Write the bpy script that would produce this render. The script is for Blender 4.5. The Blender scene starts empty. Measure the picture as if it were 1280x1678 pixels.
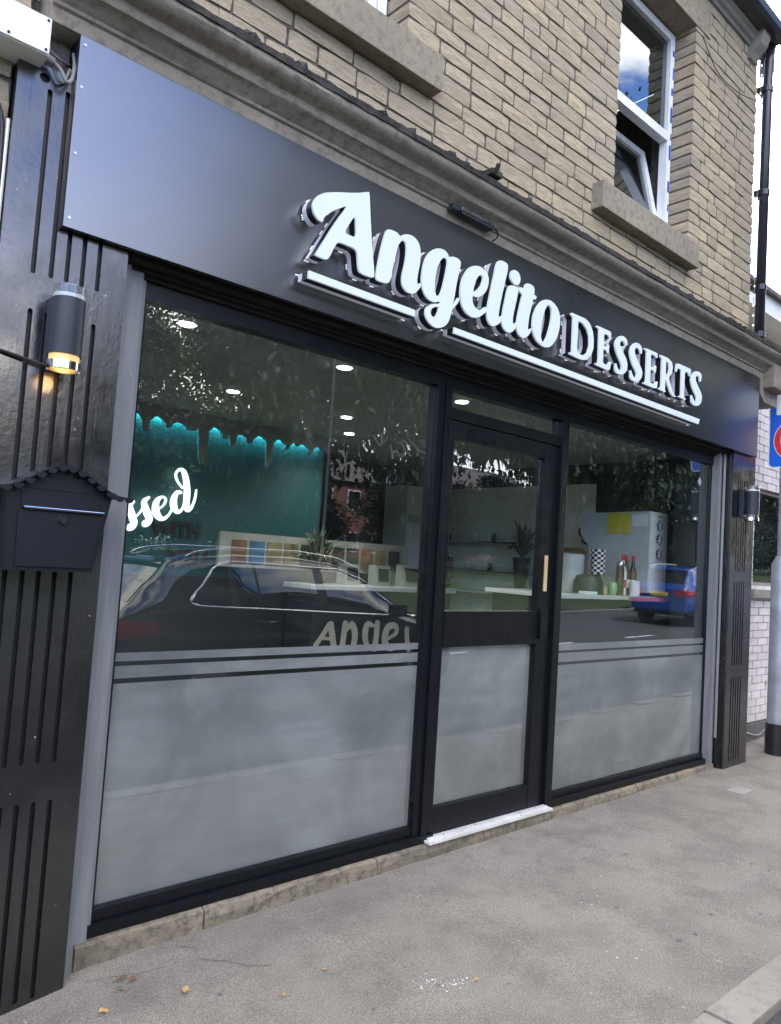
import bpy, bmesh, math, random
from math import sin, cos, pi, radians as R
from mathutils import Vector, Matrix, noise
from mathutils.geometry import tessellate_polygon
random.seed(7)
S = bpy.context.scene
C = S.collection

# ------------------------------------------------------------------ camera
cd = bpy.data.cameras.new('camera'); cam = bpy.data.objects.new('camera', cd); C.objects.link(cam)
cd.sensor_fit = 'VERTICAL'; cd.sensor_height = 24.0
cd.lens = 24.0 * 1239.8371 / 1678.0
cd.clip_start = 0.05; cd.clip_end = 900
_r = Vector((0.73963233, -0.66992456, 0.06438248)); _u = Vector((-0.09101678, -0.0047833, 0.99583787)); _f = Vector((0.66682829, 0.74241377, 0.06451226))
m = Matrix((_r, _u, -_f)).transposed().to_4x4(); m.translation = (0, 0, 1.6)
cam.matrix_world = m
S.camera = cam

# ------------------------------------------------------------------ world, sun, exposure
SUN_EL, SUN_AZ = R(50), R(348)          # azimuth clockwise from +Y
w = bpy.data.worlds.new('World'); S.world = w; w.use_nodes = True
nt = w.node_tree; N = nt.nodes; L = nt.links
bg = N['Background']; bg.inputs['Strength'].default_value = 0.12
sky = N.new('ShaderNodeTexSky'); sky.sky_type = 'NISHITA'; sky.sun_disc = False
sky.sun_elevation = SUN_EL; sky.sun_rotation = SUN_AZ; sky.air_density = 1.0; sky.dust_density = 1.0; sky.ozone_density = 3.5
tc = N.new('ShaderNodeTexCoord')
mp = N.new('ShaderNodeMapping'); mp.inputs['Location'].default_value = (7.8, 9.2, 1.1); mp.inputs['Scale'].default_value = (1, 1, 2.0)
L.new(tc.outputs['Generated'], mp.inputs['Vector'])
n1 = N.new('ShaderNodeTexNoise'); n1.inputs['Scale'].default_value = 1.7; n1.inputs['Detail'].default_value = 9; n1.inputs['Roughness'].default_value = 0.56; n1.inputs['Distortion'].default_value = 0.25
L.new(mp.outputs[0], n1.inputs['Vector'])
cr = N.new('ShaderNodeValToRGB'); cr.color_ramp.elements[0].position = 0.49; cr.color_ramp.elements[1].position = 0.605
L.new(n1.outputs['Fac'], cr.inputs['Fac'])
n2 = N.new('ShaderNodeTexNoise'); n2.inputs['Scale'].default_value = 4.0; n2.inputs['Detail'].default_value = 6
L.new(mp.outputs[0], n2.inputs['Vector'])
cc = N.new('ShaderNodeMixRGB'); cc.inputs[1].default_value = (19, 17.8, 16.8, 1); cc.inputs[2].default_value = (36, 33.5, 30.5, 1)
L.new(n2.outputs['Fac'], cc.inputs[0])
sk2 = N.new('ShaderNodeMixRGB'); sk2.blend_type = 'MULTIPLY'; sk2.inputs[0].default_value = 1; sk2.inputs[2].default_value = (1.8, 2.1, 2.9, 1)
L.new(sky.outputs[0], sk2.inputs[1])
mx = N.new('ShaderNodeMixRGB'); L.new(cr.outputs[0], mx.inputs[0]); L.new(sk2.outputs[0], mx.inputs[1]); L.new(cc.outputs[0], mx.inputs[2])
L.new(mx.outputs[0], bg.inputs['Color'])
sd = bpy.data.lights.new('sun', 'SUN'); sd.energy = 3.2; sd.angle = R(1.0); sd.color = (1, .95, .88)
so = bpy.data.objects.new('sun', sd); C.objects.link(so)
sv = Vector((sin(SUN_AZ) * cos(SUN_EL), cos(SUN_AZ) * cos(SUN_EL), sin(SUN_EL)))
so.rotation_euler = sv.to_track_quat('Z', 'Y').to_euler(); so.location = (0, 5, 14)
S.view_settings.view_transform = 'Standard'; S.view_settings.look = 'None'; S.view_settings.gamma = 1
S.view_settings.exposure = 1.3
S.render.engine = 'CYCLES'
S.cycles.max_bounces = 8; S.cycles.transparent_max_bounces = 16; S.cycles.caustics_reflective = False; S.cycles.caustics_refractive = False

# ------------------------------------------------------------------ node helpers
class Mt:
    def __init__(s, name, col=(.5, .5, .5), rough=.6, metal=0., spec=.5, **kw):
        s.m = bpy.data.materials.new(name); s.m.use_nodes = True
        s.nt = s.m.node_tree; s.N = s.nt.nodes; s.L = s.nt.links
        s.b = s.N['Principled BSDF']; s.out = s.N['Material Output']
        s.set('Base Color', (*col, 1)); s.set('Roughness', rough); s.set('Metallic', metal); s.set('Specular IOR Level', spec)
        for k, v in kw.items(): s.set(k.replace('_', ' '), v)
        s._tc = None; s._bump = None
    def set(s, k, v):
        if hasattr(v, 'links'): s.L.new(v, s.b.inputs[k])
        else: s.b.inputs[k].default_value = v
    def tc(s):
        if not s._tc: s._tc = s.N.new('ShaderNodeTexCoord')
        return s._tc.outputs['Object']
    def map(s, scale=(1, 1, 1), rot=(0, 0, 0), loc=None, src=None):
        n = s.N.new('ShaderNodeMapping'); n.inputs['Scale'].default_value = scale; n.inputs['Rotation'].default_value = rot
        s.L.new(src or s.tc(), n.inputs['Vector'])
        if loc is not None:
            if hasattr(loc, 'links'): s.L.new(loc, n.inputs['Location'])
            else: n.inputs['Location'].default_value = loc
        return n.outputs[0]
    def noise(s, scale, detail=4, rough=.55, vec=None, dist=0.):
        n = s.N.new('ShaderNodeTexNoise'); n.inputs['Scale'].default_value = scale; n.inputs['Detail'].default_value = detail
        n.inputs['Roughness'].default_value = rough; n.inputs['Distortion'].default_value = dist
        s.L.new(vec or s.tc(), n.inputs['Vector']); return n.outputs['Fac']
    def voro(s, scale, vec=None, feat='F1'):
        n = s.N.new('ShaderNodeTexVoronoi'); n.feature = feat; n.inputs['Scale'].default_value = scale
        s.L.new(vec or s.tc(), n.inputs['Vector']); return n.outputs['Distance']
    def ramp(s, f, *st):
        n = s.N.new('ShaderNodeValToRGB'); e = n.color_ramp.elements
        while len(e) < len(st): e.new(.5)
        for i, (p, c) in enumerate(st):
            e[i].position = p; e[i].color = (*c, 1) if isinstance(c, tuple) else (c, c, c, 1)
        s.L.new(f, n.inputs[0]); return n.outputs[0]
    def mix(s, f, a, b, mode='MIX'):
        n = s.N.new('ShaderNodeMixRGB'); n.blend_type = mode
        for i, v in ((0, f), (1, a), (2, b)):
            if hasattr(v, 'links'): s.L.new(v, n.inputs[i])
            elif i == 0: n.inputs[0].default_value = v
            else: n.inputs[i].default_value = (*v, 1)
        return n.outputs[0]
    def math(s, op, a, b=0.):
        n = s.N.new('ShaderNodeMath'); n.operation = op
        for i, v in ((0, a), (1, b)):
            if hasattr(v, 'links'): s.L.new(v, n.inputs[i])
            else: n.inputs[i].default_value = v
        return n.outputs[0]
    def rnd(s):
        n = s.N.new('ShaderNodeObjectInfo'); return n.outputs['Random']
    def bump(s, h, strength=.3, dist=.01):
        n = s.N.new('ShaderNodeBump'); n.inputs['Strength'].default_value = strength; n.inputs['Distance'].default_value = dist
        s.L.new(h, n.inputs['Height'])
        if s._bump: s.L.new(s._bump, n.inputs['Normal'])
        s._bump = n.outputs[0]; s.L.new(s._bump, s.b.inputs['Normal']); return s

def emis(name, col, strength):
    t = Mt(name, (.8, .8, .8)); t.set('Emission Color', (*col, 1)); t.set('Emission Strength', strength); return t.m

M = {}
def simple(name, col, rough=.5, metal=0., spec=.5, var=.12, bump=0., bs=60, **kw):
    t = Mt(name, col, rough, metal, spec, **kw)
    n = t.noise(6, 5)
    a = tuple(c * (1 - var) for c in col); b = tuple(min(1, c * (1 + var)) for c in col)
    t.set('Base Color', t.ramp(n, (.3, a), (.7, b)))
    if rough > .08: t.set('Roughness', t.ramp(t.noise(11, 5), (.3, rough * .85), (.7, min(1, rough * 1.15))))
    if bump: t.bump(t.noise(bs, 4), bump, .004)
    M[name] = t.m
    return t.m

# sandstone, used by every stone (colour per object, tooling marks in relief)
def stone(name, dark=1.0):
    t = Mt(name, rough=.9, spec=.2)
    rn = t.rnd()
    col = t.ramp(rn, (0, (.36, .30, .205)), (.3, (.46, .38, .25)), (.55, (.40, .34, .24)), (.8, (.51, .415, .265)), (1, (.31, .27, .20)))
    cxyz = t.N.new('ShaderNodeCombineXYZ')
    r10 = t.math('MULTIPLY', rn, 37.)
    for i in range(3): t.L.new(r10, cxyz.inputs[i])
    big = t.noise(.7, 3)
    col = t.mix(t.ramp(big, (.4, 0.), (.65, .5)), col, (.36, .32, .255))
    v = t.map((11, 11, 75), (0, R(38), 0), loc=cxyz.outputs[0])
    grain = t.noise(1.0, 5, .65, v, .5)
    col = t.mix(t.ramp(grain, (.34, .62), (.58, 0.)), col, (.20, .17, .12))
    spk = t.noise(130, 3, .7)
    col = t.mix(t.ramp(spk, (.36, .45), (.5, 0.)), col, (.17, .14, .11))
    t.set('Base Color', col)
    t.bump(grain, .6, .007); t.bump(spk, .5, .003); t.bump(t.noise(40, 5, .7), .6, .006)
    M[name] = t.m
stone('sandstone')
def drystone(name, c1, c2, c3, bs=.5):
    t = Mt(name, rough=.9, spec=.2)
    a = t.noise(3.5, 6, .65); b = t.noise(22, 6, .7); c = t.noise(1.2, 3)
    col = t.mix(t.ramp(a, (.35, 0.), (.65, 1.)), c1, c2)
    col = t.mix(t.ramp(b, (.38, .8), (.52, 0.)), col, c3)
    col = t.mix(t.ramp(c, (.4, 0.), (.7, .5)), col, c3)
    t.set('Base Color', col); t.bump(b, bs, .01); t.bump(t.noise(90, 4, .7), bs * .8, .004)
    M[name] = t.m
drystone('cornice_stone', (.30, .265, .215), (.25, .225, .185), (.16, .145, .12), .35)
drystone('sill_stone', (.33, .285, .205), (.27, .24, .185), (.16, .145, .115), .35)
drystone('ledge', (.045, .044, .042), (.08, .076, .07), (.02, .02, .02), .9)
drystone('plinth_stone', (.28, .24, .17), (.185, .168, .13), (.09, .083, .066), 1.3)
drystone('mortar', (.15, .137, .115), (.11, .10, .085), (.06, .055, .047), .5)
drystone('kerb_stone', (.27, .255, .215), (.235, .222, .188), (.19, .18, .155), .5)

def asphalt(name, base, light, dark_, sc=1.):
    t = Mt(name, rough=.93, spec=.25)
    f = t.voro(150 * sc); g = t.noise(190 * sc, 4, .75); big = t.noise(.55, 5, .6); mid = t.noise(3.2, 6, .65)
    col = t.mix(t.ramp(big, (.38, 0.), (.58, 1.)), base, light)
    col = t.mix(t.ramp(mid, (.34, .7), (.55, 0.)), col, dark_)
    col = t.mix(t.ramp(g, (.38, .75), (.56, 0.)), col, tuple(c * .42 for c in dark_))
    col = t.mix(t.ramp(f, (.10, .85), (.30, 0.)), col, tuple(min(1, c * 1.75) for c in base))
    sp = t.noise(34, 2, .5); col = t.mix(t.ramp(sp, (.74, 0.), (.79, .5)), col, (.6, .58, .55))
    t.set('Base Color', col); t.bump(f, .8, .006); t.bump(g, .7, .006); t.bump(mid, .2, .01)
    M[name] = t.m
asphalt('pavement', (.265, .245, .207), (.325, .302, .256), (.165, .155, .135))
asphalt('road', (.075, .075, .078), (.10, .098, .096), (.05, .05, .05))

# satin black composite panel: reflects a blurred sky
t = Mt('fascia_black', (.006, .007, .008), .34, 0., 1.0); t.set('IOR', 2.7); t.set('Specular IOR Level', .5)
t.set('Roughness', t.ramp(t.noise(3, 4), (.3, .27), (.7, .31)))
t.set('Base Color', t.ramp(t.noise(2, 5), (.3, (.005, .006, .007)), (.7, (.010, .011, .012))))
M['fascia_black'] = t.m
# old thick gloss paint on the timber pilasters
t = Mt('pilaster_paint', (.010, .011, .013), .26, 0., .5); t.set('IOR', 1.95)
br = t.noise(1., 5, .6, t.map((45, 45, 3))); bl = t.noise(38, 4, .6)
t.set('Roughness', t.ramp(t.noise(7, 5), (.3, .15), (.7, .32)))
t.set('Base Color', t.ramp(t.noise(30, 6, .75), (.25, (.03, .028, .026)), (.36, (.006, .007, .008)), (.7, (.003, .0035, .0045))))
chip = t.ramp(t.noise(48, 3, .6), (.735, 0.), (.75, .8)); scr = t.ramp(t.noise(1., 4, .7, t.map((150, 150, 6), (0, R(20), 0))), (.76, 0.), (.79, .35))
prev = t.b.inputs['Base Color'].links[0].from_socket; t.set('Base Color', t.mix(scr, t.mix(chip, prev, (.42, .41, .38)), (.2, .2, .2)))
t.bump(br, .2, .002); t.bump(bl, .2, .003); M['pilaster_paint'] = t.m
t = Mt('groove_paint', (.006, .006, .007), .5); t.bump(t.noise(60, 3), .3, .003); M['groove_paint'] = t.m
# grey shutter guide, scuffed
t = Mt('grey_guide', (.2, .205, .21), .42, .0, .4)
c = t.mix(t.ramp(t.noise(1., 4, .6, t.map((30, 30, 2.2))), (.4, 0.), (.6, .8)), (.20, .21, .215), (.15, .16, .165))
c = t.mix(t.ramp(t.noise(75, 3, .7), (.67, 0.), (.72, .7)), c, (.5, .52, .54)); t.set('Base Color', c); t.bump(t.noise(40, 3), .15, .002); M['grey_guide'] = t.m
t = Mt('frame_black', (.005, .006, .008), .34, 0., .3)
c = t.mix(t.ramp(t.noise(60, 3, .7), (.68, 0.), (.73, .3)), (.004, .005, .007), (.15, .15, .15)); t.set('Base Color', c)
t.set('Roughness', t.ramp(t.noise(14, 5), (.3, .26), (.7, .48))); M['frame_black'] = t.m
t = Mt('rusty_head', (.05, .038, .028), .75)
t.set('Base Color', t.ramp(t.noise(1., 6, .7, t.map((6, 30, 60))), (.3, (.006, .006, .006)), (.6, (.022, .017, .013)), (.8, (.09, .062, .04)))); t.bump(t.noise(50, 4), .4, .004); t.set('Specular IOR Level', .2); M['rusty_head'] = t.m

# window glass: thin, see-through, mirror of the street by Fresnel
def glass(name, tint, gain=1.9, ior=1.52, dirt=.03):
    m_ = bpy.data.materials.new(name); m_.use_nodes = True; n_ = m_.node_tree; n_.nodes.clear(); Nn = n_.nodes; Ll = n_.links
    out = Nn.new('ShaderNodeOutputMaterial'); tr = Nn.new('ShaderNodeBsdfTransparent'); tr.inputs[0].default_value = (*tint, 1)
    gl = Nn.new('ShaderNodeBsdfGlossy'); gl.inputs['Roughness'].default_value = 0.0; gl.inputs[0].default_value = (.95, 1., .98, 1)
    df = Nn.new('ShaderNodeBsdfDiffuse'); df.inputs[0].default_value = (.55, .56, .55, 1)
    # Schlick reflectance of each face, the same from both sides of the sheet
    f0 = ((ior - 1) / (ior + 1)) ** 2 * gain
    ge = Nn.new('ShaderNodeNewGeometry'); dt = Nn.new('ShaderNodeVectorMath'); dt.operation = 'DOT_PRODUCT'; Ll.new(ge.outputs['Incoming'], dt.inputs[0]); Ll.new(ge.outputs['Normal'], dt.inputs[1])
    def mth(op, a_, b_=0.):
        n__ = Nn.new('ShaderNodeMath'); n__.operation = op; n__.use_clamp = op == 'ADD'
        for i_, v_ in ((0, a_), (1, b_)):
            if hasattr(v_, 'links'): Ll.new(v_, n__.inputs[i_])
            else: n__.inputs[i_].default_value = v_
        return n__.outputs[0]
    mu = mth('ADD', mth('MULTIPLY', mth('POWER', mth('SUBTRACT', 1., mth('ABSOLUTE', dt.outputs['Value'])), 5.), 1 - f0), f0)
    a = Nn.new('ShaderNodeMixShader'); Ll.new(mu, a.inputs[0]); Ll.new(tr.outputs[0], a.inputs[1]); Ll.new(gl.outputs[0], a.inputs[2])
    tcn = Nn.new('ShaderNodeTexCoord'); ns = Nn.new('ShaderNodeTexNoise'); ns.inputs['Scale'].default_value = 2.2; ns.inputs['Detail'].default_value = 7; ns.inputs['Distortion'].default_value = .6; Ll.new(tcn.outputs['Object'], ns.inputs['Vector'])
    rp = Nn.new('ShaderNodeMapRange'); rp.inputs[1].default_value = .35; rp.inputs[2].default_value = .8; rp.inputs[3].default_value = dirt * .3; rp.inputs[4].default_value = dirt * 3; Ll.new(ns.outputs['Fac'], rp.inputs[0])
    b = Nn.new('ShaderNodeMixShader'); Ll.new(rp.outputs[0], b.inputs[0]); Ll.new(a.outputs[0], b.inputs[1]); Ll.new(df.outputs[0], b.inputs[2])
    Ll.new(b.outputs[0], out.inputs[0]); M[name] = m_
glass('shop_glass', (.93, .955, .955), 2.0, 1.52, .004)
glass('upper_glass', (.4, .44, .46), 2.6, 1.6, .008)
glass('clear_plastic', (.93, .93, .92), 1.5)

# frosted film
t = Mt('frosted_film', (.2, .22, .225), .5, 0., .5)
n = t.noise(1.3, 6, .6, None, .6); n_b = t.noise(1., 5, .6, t.map((2, 2, 9)))
c = t.mix(t.ramp(n, (.38, 0.), (.62, 1.)), (.27, .27, .272), (.52, .515, .51))
c = t.mix(t.ramp(n_b, (.42, .35), (.6, 0.)), c, (.22, .22, .23))
c = t.mix(t.ramp(t.noise(1., 4, .6, t.map((90, 1, 3))), (.70, 0.), (.76, .3)), c, (.6, .61, .61))
t.set('Base Color', c); t.set('Transmission Weight', 0.0)
tl = t.N.new('ShaderNodeBsdfTranslucent'); tl.inputs[0].default_value = (.42, .42, .42, 1)
ms = t.N.new('ShaderNodeMixShader'); ms.inputs[0].default_value = .28
t.L.new(t.b.outputs[0], ms.inputs[1]); t.L.new(tl.outputs[0], ms.inputs[2])
tp = t.N.new('ShaderNodeBsdfTransparent'); ms2 = t.N.new('ShaderNodeMixShader'); ms2.inputs[0].default_value = .10
t.L.new(ms.outputs[0], ms2.inputs[1]); t.L.new(tp.outputs[0], ms2.inputs[2]); t.L.new(ms2.outputs[0], t.out.inputs[0]); M['frosted_film'] = t.m

t = Mt('letter_face', (.50, .55, .60), .3, 0., .4); t.set('Emission Color', (.72, .86, 1, 1)); t.set('Emission Strength', .10); M['letter_face'] = t.m
t = Mt('letter_back', (.5, .54, .62), .3); t.set('Emission Color', (.80, .85, 1, 1)); t.set('Emission Strength', .06); M['letter_back'] = t.m
M['led'] = emis('led', (.9, .95, 1), .3)
simple('letter_side', (.006, .006, .007), .35)
M['downlight'] = emis('downlight', (1, .97, .9), 14)
M['led_cyan'] = emis('led_cyan', (.10, .85, 1), 30)
t = Mt('warm_lamp', (.6, .42, .16), .3); t.set('Emission Color', (1, .62, .22, 1)); t.set('Emission Strength', .22); M['warm_lamp'] = t.m
M['white_glow'] = emis('white_glow', (.9, 1, .93), .9)
M['fairy'] = emis('fairy', (1, .98, .95), .6)

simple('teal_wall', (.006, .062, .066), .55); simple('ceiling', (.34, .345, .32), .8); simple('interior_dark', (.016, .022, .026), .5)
simple('drip_grey', (.24, .27, .26), .6); simple('interior_white', (.80, .84, .79), .6); simple('counter_white', (.62, .64, .62), .35)
simple('counter_dark', (.02, .024, .026), .45); simple('text_black', (.012, .012, .013), .6); simple('vinyl_grey', (.42, .40, .33), .6)
simple('steel', (.5, .5, .5), .25, 1.); simple('floor_tile', (.16, .16, .155), .4); simple('machine_white', (.80, .82, .84), .35, var=.04)
simple('machine_grey', (.50, .54, .55), .45, var=.06)
simple('yellow_label', (.62, .55, .03), .6); simple('red_label', (.55, .03, .03), .5); simple('bottle_brown', (.10, .06, .02), .2); simple('bottle_green', (.25, .45, .2), .3)
simple('white_plastic', (.72, .73, .71), .4, var=.06, bump=.05); simple('white_box', (.74, .76, .72), .5, var=.06, bump=.06)
simple('lamp_grey', (.028, .034, .042), .4, 0., .3); simple('mailbox_black', (.007, .010, .014), .38, 0., .32, bump=.12, bs=260)
simple('chrome', (.7, .7, .7), .12, 1.); simple('cable_black', (.012, .012, .013), .5); simple('cable_grey', (.2, .2, .21), .5)
simple('upvc_white', (.72, .74, .77), .3, var=.05); simple('blue_tape', (.03, .07, .42), .5); simple('threshold_white', (.72, .72, .70), .3, .3, bump=.1)
simple('timber_paint', (.23, .22, .20), .6); simple('soffit_dark', (.05, .05, .052), .6); simple('pipe_black', (.018, .02, .026), .3)
t = Mt('brick_white', (.66, .62, .63), .75, 0., .3); q_ = t.ramp(t.rnd(), (0, (.70, .66, .66)), (.5, (.62, .59, .60)), (1, (.74, .70, .70)))
q_ = t.mix(t.ramp(t.noise(14, 6, .75), (.30, .8), (.42, 0.)), q_, (.36, .31, .29)); q_ = t.mix(t.ramp(t.noise(1.6, 4), (.45, 0.), (.7, .45)), q_, (.45, .42, .41)); t.set('Base Color', q_); t.bump(t.noise(50, 5, .7), .7, .006); M['brick_white'] = t.m; simple('white_mortar', (.30, .285, .28), .9); simple('brick_red', (.20, .085, .06), .85, bump=.4)
simple('render_cream', (.55, .50, .35), .8); simple('dark_plinth', (.12, .12, .115), .8); simple('roof_tile', (.10, .085, .075), .8)
simple('sign_blue', (.02, .13, .62), .35, var=.04); simple('sign_white', (.75, .78, .82), .35, var=.03); simple('sign_red', (.62, .04, .04), .4, var=.04); simple('sign_black', (.01, .01, .01), .4)
simple('pole_grey', (.27, .30, .32), .5, .3, var=.2); simple('pole_black', (.012, .012, .014), .35)
simple('car_black', (.008, .009, .012), .06, 0., .6, var=.02, Coat_Weight=1., Coat_Roughness=.02); simple('car_blue', (.008, .045, .22), .12, 0., .6, var=.03, Coat_Weight=1., Coat_Roughness=.03)
simple('car_glass', (.008, .010, .011), .02, 0., 1., var=.02, IOR=1.7); simple('car_black_trim', (.006, .006, .007), .35); simple('tail_red', (.32, .010, .013), .12); simple('tyre', (.015, .015, .016), .8); simple('alloy', (.4, .4, .41), .25, .8)
simple('plate_yellow', (.6, .42, .03), .5); simple('headlamp', (.5, .52, .55), .08)
simple('bark', (.075, .06, .045), .9, bump=.8, bs=20); simple('road_paint', (.6, .6, .58), .7); simple('dry_leaf', (.36, .24, .09), .7); simple('brown_leaf', (.16, .085, .05), .8)
simple('metal_cover', (.26, .24, .21), .6); simple('pinkish', (.55, .16, .18), .6); simple('straw', (.5, .38, .2), .8); simple('plant_green', (.06, .10, .05), .6)
t = Mt('foliage', (.05, .08, .03), .55, 0., .35)
t.set('Base Color', t.ramp(t.noise(.9, 4), (.3, (.010, .020, .008)), (.5, (.018, .034, .012)), (.72, (.042, .06, .02))))
M['foliage'] = t.m
t = Mt('grass', (.05, .08, .025), .9, 0., .2); t.set('Base Color', t.ramp(t.noise(3, 6, .7), (.3, (.03, .045, .018)), (.7, (.075, .095, .035)))); t.bump(t.noise(40, 4), .8, .04); M['grass'] = t.m

# ------------------------------------------------------------------ mesh helpers
class B:
    """collects shapes in world coordinates; build() links them as one mesh object"""
    def __init__(s): s.v = []; s.f = []; s.mi = []; s.cur = 0
    def add(s, vs, fs):
        o = len(s.v); s.v += [tuple(v) for v in vs]
        for f in fs: s.f.append(tuple(i + o for i in f)); s.mi.append(s.cur)
        return s
    def box(s, x0, y0, z0, x1, y1, z1):
        return s.add([(x0, y0, z0), (x1, y0, z0), (x1, y1, z0), (x0, y1, z0), (x0, y0, z1), (x1, y0, z1), (x1, y1, z1), (x0, y1, z1)],
                     [(3, 2, 1, 0), (4, 5, 6, 7), (0, 1, 5, 4), (1, 2, 6, 5), (2, 3, 7, 6), (3, 0, 4, 7)])
    def bbox(s, x0, y0, z0, x1, y1, z1, b=.004):
        bm = bmesh.new(); bmesh.ops.create_cube(bm, size=1)
        for v in bm.verts: v.co = Vector(((x0 + x1) / 2 + v.co.x * (x1 - x0), (y0 + y1) / 2 + v.co.y * (y1 - y0), (z0 + z1) / 2 + v.co.z * (z1 - z0)))
        bmesh.ops.bevel(bm, geom=bm.edges[:], offset=b, segments=2, affect='EDGES', profile=.7)
        bm.verts.index_update(); s.add([v.co[:] for v in bm.verts], [[v.index for v in f.verts] for f in bm.faces]); bm.free(); return s
    def tube(s, pts, r, n=8, caps=True):
        pts = [Vector(p) for p in pts]; rr = r if isinstance(r, (list, tuple)) else [r] * len(pts)
        vs = []; up = Vector((0, 0, 1))
        for i, p in enumerate(pts):
            d = (pts[min(i + 1, len(pts) - 1)] - pts[max(i - 1, 0)]).normalized()
            a = d.cross(up if abs(d.z) < .95 else Vector((1, 0, 0))).normalized(); b = d.cross(a)
            for k in range(n): t_ = 2 * pi * k / n; vs.append(p + (a * cos(t_) + b * sin(t_)) * rr[i])
        fs = [(i * n + k, i * n + (k + 1) % n, (i + 1) * n + (k + 1) % n, (i + 1) * n + k) for i in range(len(pts) - 1) for k in range(n)]
        if caps: fs += [tuple(range(n))[::-1], tuple(range((len(pts) - 1) * n, len(pts) * n))]
        return s.add(vs, fs)
    def prism_x(s, prof, x0, x1):
        """profile (y,z) swept along x"""
        n = len(prof); vs = [(x0, y, z) for y, z in prof] + [(x1, y, z) for y, z in prof]
        return s.add(vs, [(i, (i + 1) % n, n + (i + 1) % n, n + i) for i in range(n)] + [tuple(range(n))[::-1], tuple(range(n, 2 * n))])
    def plate(s, loops, y0, y1):
        """filled outline(s) in x,z (first loop outer, rest holes) between depth y0 (front) and y1"""
        fl = [(x, z) for l in loops for x, z in l]; n = len(fl)
        vs = [(x, y0, z) for x, z in fl] + [(x, y1, z) for x, z in fl]; fs = []
        for t_ in tessellate_polygon([[Vector((x, z, 0)) for x, z in l] for l in loops]):
            fs.append(tuple(t_)); fs.append(tuple(i + n for i in t_)[::-1])
        o = 0
        for l in loops:
            k = len(l)
            for i in range(k): a = o + i; b = o + (i + 1) % k; fs.append((a, b, b + n, a + n))
            o += k
        return s.add(vs, fs)
    def build(s, name, mat, parent=None, smooth=False, rn=True, off=None):
        me = bpy.data.meshes.new(name)
        o_ = Vector((0, 0, 0))
        if off == 'base':
            xs = [v[0] for v in s.v]; ys = [v[1] for v in s.v]; zs = [v[2] for v in s.v]
            o_ = Vector(((min(xs) + max(xs)) / 2, (min(ys) + max(ys)) / 2, min(zs)))
        me.from_pydata([tuple(Vector(v) - o_) for v in s.v], [], s.f)
        for m_ in (mat if isinstance(mat, (list, tuple)) else [mat]): me.materials.append(M[m_])
        if len(me.materials) > 1: me.polygons.foreach_set('material_index', s.mi)
        if rn:
            bm = bmesh.new(); bm.from_mesh(me); bmesh.ops.recalc_face_normals(bm, faces=bm.faces[:]); bm.to_mesh(me); bm.free()
        if smooth: me.polygons.foreach_set('use_smooth', [True] * len(me.polygons))
        if smooth and smooth != True: me.set_sharp_from_angle(angle=R(smooth))
        o = bpy.data.objects.new(name, me); C.objects.link(o); o.location = o_
        if parent is not None:
            o.parent = parent; o.matrix_parent_inverse = Matrix.Translation(-parent.location)
        me.update(); return o
def thing(name, loc, label, cat, group=None):
    o = bpy.data.objects.new(name, None); C.objects.link(o); o.location = loc; o.empty_display_size = .2
    return tag(o, label, cat, group)
def tag(o, label=None, cat=None, group=None, kind=None):
    if label: o['label'] = label
    if cat: o['category'] = cat
    if group: o['group'] = group
    if kind: o['kind'] = kind
    return o
def sub(b, name, mat, part, **k):
    """a sub-part: its mesh is in world coordinates, like its part's"""
    o = b.build(name, mat, None, off=(0, 0, 0), **k); o.parent = part; return o
def copy_tree(o, parent=None):
    c_ = o.copy(); C.objects.link(c_)
    if parent is not None:
        mi = o.matrix_parent_inverse.copy(); c_.parent = parent; c_.matrix_parent_inverse = mi
    for ch in o.children: copy_tree(ch, c_)
    return c_
def struct(b, name, mat, **k): return tag(b.build(name, mat, off=(0, 0, 0), **k), kind='structure')
def chaikin(l, a, it=2):
    if a <= 0: return l
    for _ in range(it):
        o = []
        for i in range(len(l)):
            p, q = l[i], l[(i + 1) % len(l)]
            o.append((p[0] + (q[0] - p[0]) * a, p[1] + (q[1] - p[1]) * a)); o.append((p[0] + (q[0] - p[0]) * (1 - a), p[1] + (q[1] - p[1]) * (1 - a)))
        l = o
    return l
def catmull(P, n=6):
    P = [Vector(p) for p in P]; P = [2 * P[0] - P[1]] + P + [2 * P[-1] - P[-2]]; o = []
    for i in range(1, len(P) - 2):
        a, b, c_, d = P[i - 1:i + 3]
        for k in range(n):
            t_ = k / n; o.append(.5 * ((2 * b) + (c_ - a) * t_ + (2 * a - 5 * b + 4 * c_ - d) * t_ ** 2 + (3 * b - a - 3 * c_ + d) * t_ ** 3))
    o.append(P[-2]); return o
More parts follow.
